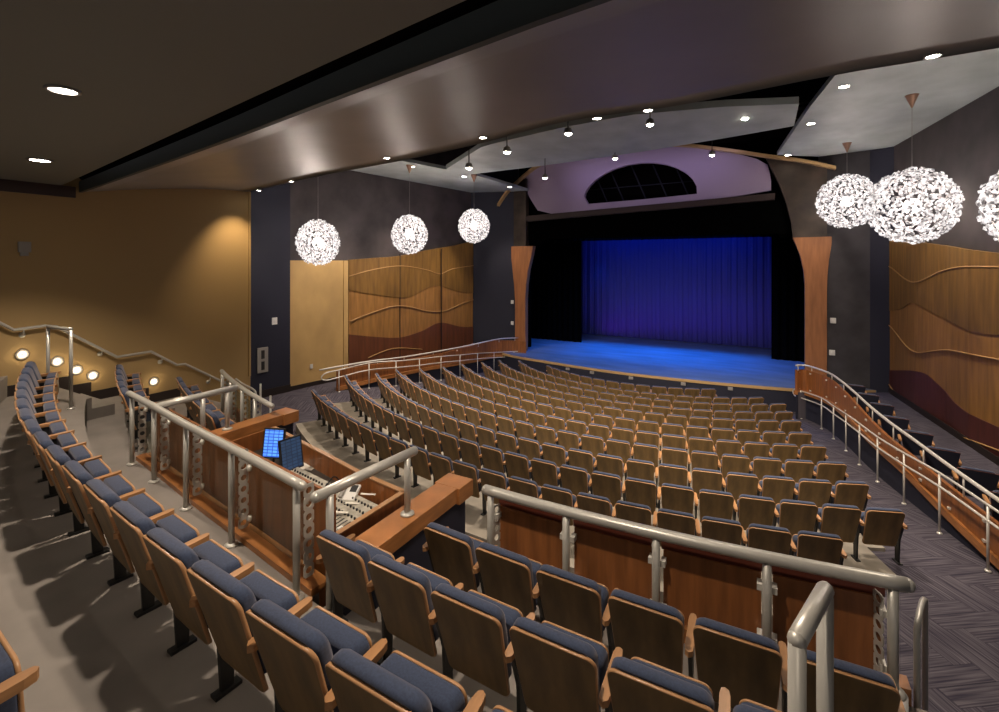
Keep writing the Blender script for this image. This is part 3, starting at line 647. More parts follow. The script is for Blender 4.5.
# box seats on the right
BX = [(1014, 495), (978.5, 470), (942, 449), (917, 432), (894.5, 417), (881, 404), (867, 394), (854.5, 385)]
zb = ZC-4.0-.88*1.05
for k, (x, y) in enumerate(BX):
    p = on_h(x, y, -4.0); p.z = zb
    r = make_chair(p, math.radians(-6), 'dark-backed box seat by the right wall, %s' % ('nearest, cut by the right edge' if k == 0 else ORD[len(BX)-k]+' from the stage end'), 'single box seats along the right wall', 1.05, True)
    for c in r.children:
        if c.name.startswith('back_panel'):
            c.data = CM.setdefault('bp2', loft([[lean(x, -.004, z) for x, z in rrect(.20, .275, .31, .855, .02)], [lean(x, 0, z) for x, z in rrect(.205, .28, .31, .86, .02)], [lean(x, .018, z) for x, z in rrect(.205, .28, .31, .86, .02)]], [1, 1], (0, 0)).mesh('box_back_panel', [M['navy'], M['redwood']])) if 'bp2' not in CM else CM['bp2']
m_ = MB(); gl_ = [(3.25, 8.6), (3.05, 9.8), (2.52, 11.9), (2.16, 14.2), (1.75, 17.0), (1.32, 20.0), (1.2, 21.0)]
m_ = MB(); s0 = 1.5
m_.slab([rwp(.2, zb, .21), rwp(15, zb, .21), rwp(15, zb+.2, .21), rwp(.2, zb+.2, .21)], nR*.02); struct(m_, 'baseboard_right', M['base'])

# ------------------------------------------------------------------ guard rails
def railing(name, label, loc, posts, rail, r=.045, post_r=.032, plate=False, base=None, mt='steel', lower=None, cat='railing'):
    root = empty(name, loc, 0, label, cat); L0 = Vector(loc)
    P = [Vector(p)-L0 for p in rail]; m_ = MB(); m_.tube(P, r, 12)
    for q in (P[0], P[-1]): m_.lathe([(0, -r*.99)]+[(r*.99*math.sin(PI*k/6), -r*.99*math.cos(PI*k/6)) for k in range(1, 6)]+[(0, r*.99)], 12, q)
    m_.build('top_rail', M[mt], root)
    if lower: m_ = MB(); m_.tube([Vector(p)-L0 for p in lower], r*.8, 8); m_.build('lower_rail', M[mt], root)
    for (bx, by, bz, tz) in posts:
        m_ = MB(); p = Vector((bx, by, bz))-L0; h_ = tz-bz
        m_.tube([p, p+Vector((0, 0, h_-r*.6))], post_r, 10); m_.lathe([(post_r*2.2, 0), (post_r*2.2, .015), (post_r*1.2, .03)], 14, p)
        o = m_.build('post', M[mt], root)
    return root
def perf_plate(root, base, d, hgt, label='perforated steel plate'):     # flat upright plate with holes, width along d
    m_ = MB(); d = Vector(d).normalized(); nn = Vector((-d.y, d.x, 0)); W_ = .10; NH = 7; seg = hgt/NH; vs = []
    for k in range(NH):
        c = Vector(base)+Vector((0, 0, seg*(k+.5))); rr = .030; m = 16; inn = []; out = []
        for j in range(m):
            q = 2*PI*j/m+PI/m; cx, cz = math.cos(q), math.sin(q); t = 1/max(abs(cx), abs(cz))
            inn.append(c+d*(cx*rr)+Vector((0, 0, cz*rr))); out.append(c+d*(cx*t*W_/2)+Vector((0, 0, cz*t*seg/2)))
        m_.strip(inn+[inn[0]], out+[out[0]], nn*.008)
    o = m_.build('perforated_plate', M['steel'], root); return o
def u_at(R, px):
    lo_, hi_ = -11.5, 2.0
    for _ in range(40):
        mid = (lo_+hi_)/2; p = tc(R, mid); zc_ = p.x*-sY+p.y*cY; xc_ = p.x*cY+p.y*sY
        if zc_ > 0 and CX+FP*xc_/zc_ < px: lo_ = mid
        else: hi_ = mid
    return lo_
def arc_pts(R, u0, u1, z, n=14): return [tc(R, u0+(u1-u0)*i/n, z) for i in range(n+1)]
# rail before the long row, over the sound desk (height z)
zr = ZC-1.9
Lc = tc(25.35, -5.9, ZT['B'])
RP = [on_h(x, y, -1.9) for x, y in ((129, 393.5), (153, 406), (185, 424), (231, 448), (302, 486))]
RS = smooth_path(RP, 6)
def on_path(P, px):
    best = None
    for a, b_ in zip(P[:-1], P[1:]):
        q = on_line(px, 300, (a.x, a.y), (b_.x, b_.y)); t = (q-a).dot(b_-a)/(b_-a).length_squared if False else ((q.x-a.x)*(b_.x-a.x)+(q.y-a.y)*(b_.y-a.y))/((b_.x-a.x)**2+(b_.y-a.y)**2)
        if -.01 <= t <= 1.01: best = q
    return best
posts = []
for px in (132, 154, 186, 231.5, 296.5):
    p = on_path(RS, px) or RP[0]; posts.append((p.x, p.y, ZT['B'], zr))
R1 = railing('guard_railing', 'curved steel guard rail with glass panes between the long seat row and the sound desk', Lc, posts, RS, r=.042, post_r=.03)
for (bx, by, bz, tz) in posts:
    a = math.atan2(bx-TC[0], TC[1]-by); perf_plate(R1, Vector((bx, by, bz+.12))+Vector((-math.sin(a), math.cos(a), 0))*.12-Lc, (-math.sin(a), math.cos(a), 0), .82)
for i in range(len(posts)-1):
    a = Vector(posts[i][:3]); b_ = Vector(posts[i+1][:3]); e = (b_-a).normalized(); nn = Vector((-e.y, e.x, 0))*.14
    a = a+e*.08+nn+Vector((0, 0, .14)); b_ = b_-e*.08+nn+Vector((0, 0, .14)); up = Vector((0, 0, .72))
    m_ = MB(); m_.slab([p-Lc for p in (a, b_, b_+up, a+up)], nn.normalized()*.012); m_.build('glass_pane', M['glass'], R1)
    for q in (a, b_):
        for zz in (.1, .62): m_ = MB(); m_.lathe([(.02, -.03), (.026, 0), (.02, .03)], 10, q-Lc+Vector((0, 0, zz))); m_.build('pane_clamp', M['steel2'], R1)
# wood curb under that rail
def shift(P, d): 
    out = []
    for i in range(len(P)):
        t = (P[min(i+1, len(P)-1)]-P[max(i-1, 0)]).normalized(); out.append(Vector((P[i].x-t.y*d, P[i].y+t.x*d, 0)))
    return out
c0, c1 = shift(RS, .08), shift(RS, .26)
m_ = MB(); bb = [tc(25.33, p.x) for p in RS]; c2 = shift(RS, .16); [m_.prism([tuple(bb[i][:2]), tuple(bb[i+1][:2]), tuple(c2[i+1][:2]), tuple(c2[i][:2])], 1.2, ZT['B']-.003) for i in range(len(RS)-1) if c2[i].y > bb[i].y and c2[i+1].y > bb[i+1].y]; struct(m_, 'floor', M['concrete'])
m_ = MB(); m_.prism([tuple(p[:2]) for p in c0+c1[::-1]], ZT['B'], ZT['B']+.06)
o = m_.build('wood_curb', M['cherry']); origin(o, tc(25.2, -5, ZT['B'])); tag(o, 'orange wood curb strip along the foot of the glazed guard rail', 'curb')
# caps of the half walls beside the desk
def cap(u, vn, vf, zt, label, lab2):
    m_ = MB(); m_.box(u-.14, u+.14, vn, vf-.28, zt-.16, zt); m_.box(u-.17, u+.17, vf-.28, vf, zt-.18, zt)
    root = empty('half_wall', (u, (vn+vf)/2, ZT['A']), 0, label, 'half wall'); c = Vector(root.location)
    def rel(mb): mb.v = [tuple(Vector(p)-c) for p in mb.v]; return mb
    rel(m_).build('wood_cap', M['cherry'], root, bevel=.006)
    m_ = MB(); m_.box(u-.10, u+.10, vn, vf-.06, 0, zt-.15); rel(m_).build('wall_body', M['navy'], root); return root
cap(-3.08, 2.75, 4.58, ZC-2.49, 'half wall with an orange wood cap between the sound desk and right seats', 0)
cap(-6.98, 3.72, 5.27, ZC-2.49, 'half wall with an orange wood cap between the sound desk and left seats', 0)
railing('cross_rail', 'short steel rail standing on the right wood-capped half wall', (-3.07, 3.1, ZC-2.49),
        [(-3.07, 3.62, ZC-2.49, zr), (-3.13, 2.72, ZT['B'], zr)], [(-3.16, 2.6, zr), (-3.07, 3.72, zr)])
railing('cross_rail', 'short steel rail standing on the left wood-capped half wall', (-6.97, 3.8, ZC-2.49),
        [(-6.97, 4.15, ZC-2.49, zr), (-6.97, 3.80, ZC-2.49, zr)], [(-6.97, 3.2, zr), (-6.97, 4.28, zr)])
# guard in front of the right raised block
zg = ZC-2.3
Q_ = [on_h(x, y, -2.3) for x, y in ((487, 489), (562, 512.5), (655, 532.5), (700, 543), (772, 558), (845, 572.5), (908, 586))]
kf = np.polyfit([q.x for q in Q_], [q.y for q in Q_], 2)
GS = [Vector((u, float(np.polyval(kf, u)), zg)) for u in np.linspace(Q_[0].x, Q_[-1].x, 28)]
def gpart(d, u0, u1, z, n=7):
    P = shift(GS, d); return [Vector((u, float(np.interp(u, [p.x for p in P], [p.y for p in P])), z)) for u in np.linspace(u0, u1, n)]
posts = []
for px in (490.5, 566, 656, 767, 893):
    p = on_path(GS, px); posts.append((p.x, p.y, ZT['A'] if px < 880 else ZT['A']+.12, zg))
Lg = tc(23.8, -1, ZT['A'])
R2 = railing('guard_railing', 'thick steel guard rail with cherry wood panels in front of the right raised seats', Lg, posts, GS, r=.048, post_r=.034)
for i in range(len(posts)-1):
    p0, p1 = posts[i], posts[i+1]
    A_ = gpart(.11, p0[0]+.04, p1[0]-.04, ZT['A']+.13); m_ = MB()
    m_.strip([p-Lg for p in A_], [p-Lg+Vector((0, 0, zg-.19-ZT['A']-.13)) for p in A_], (0, .02, 0)); m_.build('wood_panel', M['cherryd'], R2)
    m_ = MB(); B_ = gpart(.14, p0[0]+.02, p1[0]-.02, zg-.20); m_.strip([p-Lg for p in B_], [p-Lg+Vector((0, 0, .15)) for p in B_], (0, .02, 0)); m_.build('upper_band', M['redwood'], R2)
    for q in (p0, p1):
        e = .05 if q is p0 else -.05
        for zz in (ZT['A']+.25, zg-.26):
            m_ = MB(); m_.box(q[0]+e-.02, q[0]+e+.02, q[1]+.02, q[1]+.1, zz-.025, zz+.025); m_.v = [tuple(Vector(p)-Lg) for p in m_.v]; m_.build('panel_clamp', M['steel2'], R2)
perf_plate(R2, Vector(posts[0][:3])+Vector((.045, .05, .1))-Lg, (.3, 1, 0), .66)
perf_plate(R2, Vector(posts[-1][:3])+Vector((-.07, .06, .0))-Lg, (-.5, 1, 0), .66)
m_ = MB(); q = posts[-1]; m_.lathe([(.085, -.3), (.085, 0)], 20, Vector((q[0], q[1], q[2]))-Lg); m_.build('post_pedestal', M['white'], R2)
A_ = gpart(.20, -2.9, posts[-1][0]+.10, 0, 12)
m_ = MB(); m_.strip(A_, [p+Vector((0, 0, ZT['A']+.08)) for p in A_], (0, -.06, 0)); struct(m_, 'wall_front', M['cherryd'])
m_ = MB(); c0, c1 = gpart(.07, -2.85, posts[-1][0]+.12, 0, 14), gpart(.21, -2.85, posts[-1][0]+.12, 0, 14); m_.prism([tuple(p[:2]) for p in c0+c1[::-1]], ZT['A']-.05, ZT['A']+.12)
o = m_.build('wood_curb', M['cherry']); origin(o, tc(23.6, -1, ZT['A'])); tag(o, 'orange wood curb strip along the foot of the panelled guard rail', 'curb')
A_ = arc_pts(23.68, -10.7, -7.05, 0, 10)
m_ = MB(); m_.strip(A_, [p+Vector((0, 0, ZT['A']+.3)) for p in A_], (0, -.06, 0)); struct(m_, 'wall_front', M['cherryd'])
# guard in front of the left raised block
posts = [(tc(23.83, u).x, tc(23.83, u).y, ZT['A'], zg) for u in (-9.9, -9.1, -8.3, -7.6)]
Ll = tc(23.8, -8.5, ZT['A'])
R4 = railing('guard_railing', 'steel guard rail with clear panes in front of the small left raised seats', Ll, posts, arc_pts(23.83, -9.98, -6.85, zg), r=.04)
for i in range(3):
    a = Vector(posts[i][:3]); b_ = Vector(posts[i+1][:3]); e = (b_-a).normalized(); a += e*.06+Vector((0, .06, .12)); b_ += -e*.06+Vector((0, .06, .12)); up = Vector((0, 0, .6))
    m_ = MB(); m_.slab([p-Ll for p in (a, b_, b_+up, a+up)], (0, .012, 0)); m_.build('glass_pane', M['glass'], R4)
for q in posts: perf_plate(R4, Vector(q[:3])+Vector((.02, .05, .08))-Ll, (.2, 1, 0), .7)
railing('stair_handrail', 'bent steel handrail at the foot of the left side stair', (-9.2, 6.1, 0), [(-9.6, 6.45, .0, 2.35), (-8.9, 6.2, 0, 2.25)],
        smooth_path([on_line(236, 379, (-11, 6.8), (-6, 5.7)), on_line(243, 384, (-11, 6.8), (-6, 5.7)), on_line(254, 390, (-11, 6.8), (-6, 5.7)), on_line(256, 396, (-11, 6.8), (-6, 5.7))], 4), r=.022, post_r=.02)
# handrail loops on the right aisle
h1 = at_z(797, 640, 1.62); h2 = at_z(825, 590, 1.84)
railing('stair_handrail', 'short foreground handrail loop with two posts at the end of the right raised seats', (h1.x, h1.y, ZT['B']),
        [(h1.x, h1.y, ZT['B'], h1.z+.02), (h2.x, h2.y, ZT['B'], h2.z)], [h1, h2], r=.031, post_r=.029)
a = at_z(917, 620, 3.45); b_ = at_z(925, 622, 3.75)
m_ = MB(); c = Vector((a.x, a.y, .0))
m_.tube(local(c, [(a.x, a.y, .0), (a.x, a.y, a.z-.06)]+[(a.x+(b_.x-a.x)*t, a.y+(b_.y-a.y)*t, a.z-.06+.06*math.sin(PI*t)) for t in (.15, .35, .65, .85)]+[(b_.x, b_.y, a.z-.06), (b_.x, b_.y, 0)]), .02, 10)
o = m_.build('stair_handrail', M['steel']); o.location = c; tag(o, 'narrow upright steel handrail loop beyond the right end of the panelled guard rail', 'railing')
# right aisle: guard wall, aisle handrail, top rail
def Gf(x, y): return G(x, y)
pr_ = [(801, 418.6, 391), (821.5, 429, 398), (833.5, 439, 406), (846, 451, 414), (859.5, 465, 423.6), (877.6, 482, 437), (904, 504, 453), (939.5, 533.6, 473), (988, 571.5, 505)]
gp = []
for x, yb, yt in pr_:
    q = None
    for hh in np.arange(4.3, 6.2, .01):
        c = on_h(x, yb, -hh)
        if c.z <= G(c.x, c.y)+.01: q = c; break
    gp.append((q, at_z(x, yt, (q.x*-sY+q.y*cY)).z, at_z(x, yt+11, (q.x*-sY+q.y*cY)).z))
c = gp[4][0]
top = [Vector((q.x, q.y, t)) for q, t, l in gp]; low = [Vector((q.x, q.y, t-.26)) for q, t, l in gp]
d = (top[0]-top[1]).normalized()*.35; loop = [low[0]+d, (top[0]+low[0])/2+d*1.35, top[0]+d]
ext = (top[-1]-top[-2]); path = smooth_path([low[-1]+ext*.5, *low[::-1], *loop, *top, top[-1]+ext*.5], 3)
railing('aisle_handrail', 'slim looped double steel handrail on posts along the right aisle', c, [(q.x, q.y, q.z, t) for q, t, l in gp], path, r=.022, post_r=.02, mt='steel2')
wl = [Vector((q.x+.16, q.y+.05, 0)) for q, t, l in gp]
e = (wl[-1]-wl[-2]); wl.append(wl[-1]+e*1.2)
e0 = (wl[0]-wl[1]).normalized(); wl.insert(0, on_line(795, 400, (0, 21.0), (1, 21.05))); wl[0].z = 0
tp = [(794, 371), (826, 382), (852, 399), (876.5, 421), (911.6, 448), (946.7, 472.5), (990.5, 499)]
wz = ZC-4.05
W_ = smooth_path(wl, 4)
def ledg(p): return float(np.interp(p.y, [8, 9.5, 10.5, 12, 14, 17, 21], [.08, .12, .15, .22, .33, .25, .10]))
def wtop(p): return wz-float(np.interp(p.y, [8, 15, 20.5], [.25, .22, .02]))
m_ = MB(); m_.prism([(p.x+.09, p.y) for p in W_[::-1]]+[(4.1, 22.7), (6.2, 7.0)], -1, zb); struct(m_, 'floor', M['carpet'])
m_ = MB(); m_.strip([Vector((p.x, p.y, ledg(p)+.02)) for p in W_], [Vector((p.x, p.y, wtop(p))) for p in W_], (.07, .02, 0))
root = empty('guard_wall', (W_[12].x, W_[12].y, 0), 0, 'long curved orange-brown wood guard wall between right aisle and box seats', 'guard wall')
def rel(mb, c): c = Vector(c); mb.v = [tuple(Vector(p)-c) for p in mb.v]; return mb
rel(m_, root.location).build('wood_panel', M['cherryd'], root)
m_ = MB(); m_.strip([Vector((p.x-.05, p.y-.02, ledg(p)-.12)) for p in W_], [Vector((p.x-.05, p.y-.02, ledg(p)+.03)) for p in W_], (.14, .04, 0)); rel(m_, root.location).build('wood_ledge', M['cherry'], root)
m_ = MB(); m_.strip([Vector((p.x+.02, p.y, -1)) for p in W_], [Vector((p.x+.02, p.y, ledg(p)-.05)) for p in W_], (.05, .02, 0)); rel(m_, root.location).build('dark_plinth', M['navy'], root)
for i in range(2, len(W_), 3):
    for zz in (ledg(W_[i])+.10, wtop(W_[i])-.10):
        m_ = MB(); m_.box(W_[i].x-.035, W_[i].x+.02, W_[i].y-.035, W_[i].y+.035, zz-.02, zz+.02); rel(m_, root.location).build('panel_clamp', M['steel2'], root)
T_ = [Vector((p.x+.04, p.y, wz+.14)) for p in W_]
T_ = [on_line(x, y, (a.x, a.y), (b_.x, b_.y)) for x, y, a, b_ in []] or T_
root = railing('top_rail', 'thick steel top rail along the guard wall of the right box seats', (T_[12].x, T_[12].y, wz), [(T_[i].x, T_[i].y, wtop(T_[i])-.03, T_[i].z) for i in range(1, len(T_), 4)], T_, r=.035, post_r=.015, mt='steel2')
# left aisle: guard wall and rails
pl_ = [(339, 392, 370), (369, 388.6, 363), (396, 386, 361), (419.5, 383, 359), (441, 380.5, 356.5), (460, 377.5, 355), (477.6, 374.5, 353.5), (494, 371.5, 352.5), (514, 369.5, 351.5)]
gp = []
for x, yb, yt in pl_:
    q = on_h(x, yb, -5.9)
    for hh in np.arange(4.6, 6.0, .01):
        c = on_h(x, yb, -hh)
        if c.z <= G(c.x, c.y)+.01: q = c; break
    gp.append((q, at_z(x, yt, (q.x*-sY+q.y*cY)).z))
top = [Vector((q.x, q.y, t)) for q, t in gp]; low = [p-Vector((0, 0, .28)) for p in top]
d = (top[0]-top[1]).normalized()*.5; d2 = (top[-1]-top[-2]).normalized()*.4
path = smooth_path([low[-1]+d2, *low[::-1], low[0]+d, (low[0]+top[0])/2+d*1.4, top[0]+d, *top, top[-1]+d2], 3)
c = gp[4][0]; railing('aisle_handrail', 'slim looped double steel handrail on posts along the left aisle', c, [(q.x, q.y, q.z, t) for q, t in gp], path, r=.022, post_r=.02, mt='steel2')
W_ = smooth_path([Vector((q.x-.16, q.y+.05, 0)) for q, t in gp]+[on_line(526, 360, (0, 23.3), (1, 23.3))*1.0], 4)
for p in W_: p.z = 0
tpl = [on_line(x, y, (gp[0][0].x-.2, gp[0][0].y), (gp[-1][0].x-.2, gp[-1][0].y)) for x, y in ((320, 370), (368, 361.5), (404, 357), (442, 350.6), (471, 345), (499, 339), (518, 338))]
def ledl(p): return float(np.interp(p.y, [12, 13, 15, 17.5, 21, 23.5], [-.02, .10, .20, .15, -.08, -.15]))
def tz(p): return float(np.interp(p.y, [q.y for q in tpl], [q.z for q in tpl]))
root = empty('guard_wall', (W_[12].x, W_[12].y, 0), 0, 'long orange-brown wood guard wall beside the left aisle handrail', 'guard wall')
m_ = MB(); m_.strip([Vector((p.x, p.y, ledl(p)+.02)) for p in W_], [Vector((p.x, p.y, tz(p)-.12)) for p in W_], (-.07, .02, 0)); rel(m_, root.location).build('wood_panel', M['cherryd'], root)
m_ = MB(); m_.strip([Vector((p.x+.05, p.y-.02, ledl(p)-.12)) for p in W_], [Vector((p.x+.05, p.y-.02, ledl(p)+.03)) for p in W_], (-.14, .04, 0)); rel(m_, root.location).build('wood_ledge', M['cherry'], root)
m_ = MB(); m_.strip([Vector((p.x-.02, p.y, -1)) for p in W_], [Vector((p.x-.02, p.y, ledl(p)-.05)) for p in W_], (-.05, .02, 0)); rel(m_, root.location).build('dark_plinth', M['navy'], root)
T_ = smooth_path(tpl, 4)
railing('top_rail', 'thick steel top rail rising along the left guard wall to the stage column', T_[12]-Vector((0, 0, .15)), [(T_[i].x, T_[i].y, T_[i].z-.16, T_[i].z) for i in range(2, len(T_), 3)], T_, r=.032, post_r=.012, mt='steel2')

# wall handrail on the tan wall
hr = [(-14, 317), (0, 323), (14, 330), (45, 325.8), (56, 326.5), (117, 357), (151, 351.5), (177, 365), (185, 364), (221, 381), (240, 389)]
H_ = [on_line(x, y, (TW+.10, 0), (TW+.10, 1)) for x, y in hr]
c = Vector((TW, H_[5].y, H_[5].z)); root = empty('wall_handrail', c, 0, 'kinked steel handrail fixed to the tan wall along the side stair', 'handrail')
m_ = MB(); m_.tube(local(c, H_), .028, 8); m_.build('rail', M['steel'], root)
for x, y in ((22, 334), (100, 353), (160, 361), (208, 381)):
    p = on_line(x, y, (TW, 0), (TW, 1)); m_ = MB(); q = p+Vector((.10, 0, .10)); m_.tube(local(c, [p+Vector((.0, 0, -.02)), p+Vector((.08, 0, .0)), q]), .014, 6)
    m_.lathe([(.05, 0), (.05, .012)], 10, mx=Matrix.Translation(p-c+Vector((0, 0, -.02)))@Matrix.Rotation(PI/2, 4, 'Y')); m_.build('bracket', M['steel'], root)
p1 = on_h(48, 400, -2.49); p2 = on_h(71, 409, -2.49)
z1 = ZC+(HY-327)*(p2.x*-sY+p2.y*cY)/FP
q1 = at_z(48, 327, p2.x*-sY+p2.y*cY+.25)
railing('stair_handrail', 'tall steel handrail loop with two posts at the head of the side stair', (p2.x, p2.y, ZT['C']), [(q1.x, q1.y, ZT['C'], q1.z), (p2.x, p2.y, ZT['C'], q1.z)], [q1, Vector((p2.x, p2.y, q1.z))], r=.028, post_r=.026)

# ------------------------------------------------------------------ wall fittings
def on_tan(x, y, o=0): return on_line(x, y, (TW+o, 0), (TW+o, 1))
sl = [(22, 354.5), (57, 361.5), (76.5, 370), (92.5, 375.5), (153.5, 381.5), (116, 377.8), (220, 418)]
for k, (x, y) in enumerate(sl[:5]):
    p = on_tan(x, y); root = empty('step_light', p, 0, 'small round glowing step light on the tan wall, %s' % ('last before the railings, beyond the gap' if k == 4 else ['leftmost of the row', 'between the two tall posts', 'just right of the tall post', 'right one of the close group'][k]), 'step light', 'round step lights on the tan wall')
    X = Matrix.Rotation(PI/2, 4, 'Y')
    m_ = MB(); m_.lathe([(.10, 0), (.10, .02), (.072, .028), (.06, .012)], 20, mx=X); m_.build('trim_ring', M['grey'], root)
    m_ = MB(); m_.lathe([(.061, .010), (.045, .018), (0, .022)], 18, mx=X); m_.build('lens', M['steplamp'], root)
    m_ = MB(); m_.lathe([(.024, .018), (.02, .04), (0, .042)], 12, mx=X); m_.build('centre_cap', M['grey'], root)
    l = bpy.data.lights.new('step', 'POINT'); l.energy = 1.2; l.color = (1, .8, .5); l.shadow_soft_size = .04; o = bpy.data.objects.new('step_glow', l); COL.objects.link(o); o.location = p+Vector((.10, 0, 0))
p = on_tan(24, 247); m_ = MB(); m_.box(0, .05, -.09, .09, -.10, .10); m_.box(0, .03, -.06, .06, -.17, -.10); o = m_.build('wall_box', M['grey'], bevel=.008); o.location = p; tag(o, 'small square grey fixture high on the tan wall', 'wall fixture')
def onpier(x, y): return on_line(x, y, tuple((Vector((*P0, 0))+nL*.13)[:2]), tuple((Vector((*P1, 0))+nL*.13)[:2]))
aW = math.atan2(dL.y, dL.x)
p = onpier(262.5, 360); root = empty('wall_station', p, aW, 'tall silver wall box with two dark recesses on the navy pier', 'wall station')
m_ = MB(); m_.box(-.20, .20, -.03, .0, -.46, .46); m_.build('housing', M['grey'], root, bevel=.01)
m_ = MB(); m_.box(-.06, .06, -.04, -.03, -.36, -.05); m_.box(-.06, .06, -.04, -.03, .05, .36); m_.build('recess', M['black_pl'], root)
for (x, y, w_, h_, lb) in ((274.5, 321, .10, .13, 'small white switch plate on the navy pier'), ):
    p = onpier(x, y); m_ = MB(); m_.box(-w_, w_, -.02, 0, -h_, h_); m_.box(-w_*.3, w_*.3, -.03, -.02, -h_*.4, h_*.4); o = m_.build('switch_plate', M['white'], bevel=.005); o.location = p; o.rotation_euler = (0, 0, aW); tag(o, lb, 'switch')
p = lw(310, 366)+nL*.09; m_ = MB(); m_.box(-.06, .06, -.02, 0, -.09, .09); o = m_.build('outlet_plate', M['white'], bevel=.005); o.location = p; o.rotation_euler = (0, 0, aW); tag(o, 'tiny white outlet plate low on the plain tan panel', 'outlet')
for x, y, lb in ((512.5, 302, 'upper small white box beside the left stage column'), (512.5, 323, 'lower small white box beside the left stage column')):
    p = on_v(x, y, 23.72); m_ = MB(); m_.box(-.08, .08, -.06, 0, -.10, .10); m_.box(-.04, .04, -.08, -.06, -.05, .05); o = m_.build('wall_box', M['white'], bevel=.01); o.location = p; tag(o, lb, 'wall fixture')
for x, y, lb in ((833, 320.5, 'upper small white box beside the right stage column'), (832, 352.5, 'lower small white box beside the right stage column')):
    p = on_v(x, y, 23.72); m_ = MB(); m_.box(-.10, .10, -.06, 0, -.11, .11); m_.box(-.04, .04, -.08, -.06, -.05, .05); o = m_.build('wall_box', M['white'], bevel=.01); o.location = p; tag(o, lb, 'wall fixture')

# ------------------------------------------------------------------ light fixtures
def downlight(p, r, label, group, hang=0, tilt=None):
    root = empty('downlight', p, 0, label, 'ceiling light', group)
    m_ = MB(); m_.lathe([(r*1.25, .005), (r*1.25, -.012), (r, -.015), (r*.95, .0)], 20); m_.build('trim_ring', M['grey'], root)
    m_ = MB(); m_.lathe([(r*.95, -.006), (r*.5, -.012), (0, -.014)], 18); m_.build('lens', M['lamp'], root)
    return root
for x, y, lb in ((63, 90, 'wide bright downlight in the dark rear ceiling, nearer one'), (40, 160, 'wide bright downlight in the dark rear ceiling, close to the tan wall')):
    downlight(on_h(x, y, HR-.005), .10 if y < 100 else .12, lb, 'downlights in the rear ceiling')
def soff(x, y):
    z = None
    for hh in np.arange(1.3, 1.95, .005):
        p = on_h(x, y, hh); a = by_u(bs, p.x); b_ = by_u(fs, p.x); t = (p.y-a.y)/(b_.y-a.y); t = min(1, max(0, t))
        if 1.42+.48*(1-(1-t)**1.6) <= hh+.003: return p
    return p
for x, y, lb in ((259, 190, 'tiny'), (291.5, 181, 'tiny'), (387, 157.5, 'small'), (483, 137, 'small'), (597, 117.5, 'small'), (648, 109.5, 'tiny'), (933, 55, 'wide')):
    p = soff(x, y)-Vector((0, 0, .004)); k = [259, 291.5, 387, 483, 597, 648, 933].index(x)+1
    downlight(p, .055, '%s bright downlight near the front edge of the curved ceiling band, %s from the left' % (lb, ORD[k]), 'downlights along the curved ceiling band')
for x, y, h, lb in ((412, 166.5, HL, 'first'), (464, 176.5, HL, 'second'), (510, 187, HL, 'third')):
    downlight(on_h(x, y, h-.004), .11, 'small downlight in the pale left side ceiling, %s from the left' % lb, 'downlights in the left side ceiling')
for x, y, h, lb in ((844, 86.5, HRt, 'nearest'), (811, 123.5, HRt, 'middle'), (788, 155, HRt, 'farthest')):
    downlight(on_h(x, y, h-.004), .11, 'downlight in the pale right side ceiling, %s of the three' % lb, 'downlights in the right side ceiling')
# round spot lamps on stems
def stem_lamp(p, up, label):
    root = empty('stage_spot', p, 0, label, 'spotlight', 'starry spot lamps over the orchestra')
    m_ = MB(); m_.lathe([(.088, -.03), (.10, -.05), (.105, .0), (.09, .08), (.04, .11), (0, .11)], 16); m_.build('housing', M['grey'], root)
    m_ = MB(); m_.lathe([(.088, -.032), (.08, -.06), (.04, -.085), (0, -.09)], 16); m_.build('lens', M['lamp'], root)
    m_ = MB(); m_.tube([(0, 0, .10), (0, 0, up)], .015, 6); m_.build('stem', M['black'], root)
SPX = [(507, 150.5, 12.5), (568, 132, 12), (650, 123, 12), (745, 117, 13), (615, 157.5, 17), (545, 177, 18), (712, 154, 16.5), (469, 166.5, 14)]
for k, (x, y, z) in enumerate(sorted(SPX)):
    p = at_z(x, y, z); stem_lamp(p, (ZC+HB-p.z) if (z < 15 and k != 0) else ZC+5.0-p.z, 'round bright spot lamp hanging under the ceiling, %s from the left' % ORD[k+1])

pp = [at_z(x, y, z) for x, y, z in sorted(SPX) if z > 15]
for p in pp: p.z = ZC+5.02
pp = [Vector((-14.3, pp[0].y+.4, ZC+5.02))]+pp+[Vector((3.6, pp[-1].y-.6, ZC+5.02))]
m_ = MB(); m_.tube(pp, .03, 8); struct(m_, 'trim_8', M['steelwork'])
q0 = at_z(*sorted(SPX)[0]); m_ = MB(); m_.tube([(q0.x-3, q0.y+.3, ZC+5.02), (q0.x+3, q0.y-.3, ZC+5.02)], .03, 8); struct(m_, 'trim_10', M['steelwork'])
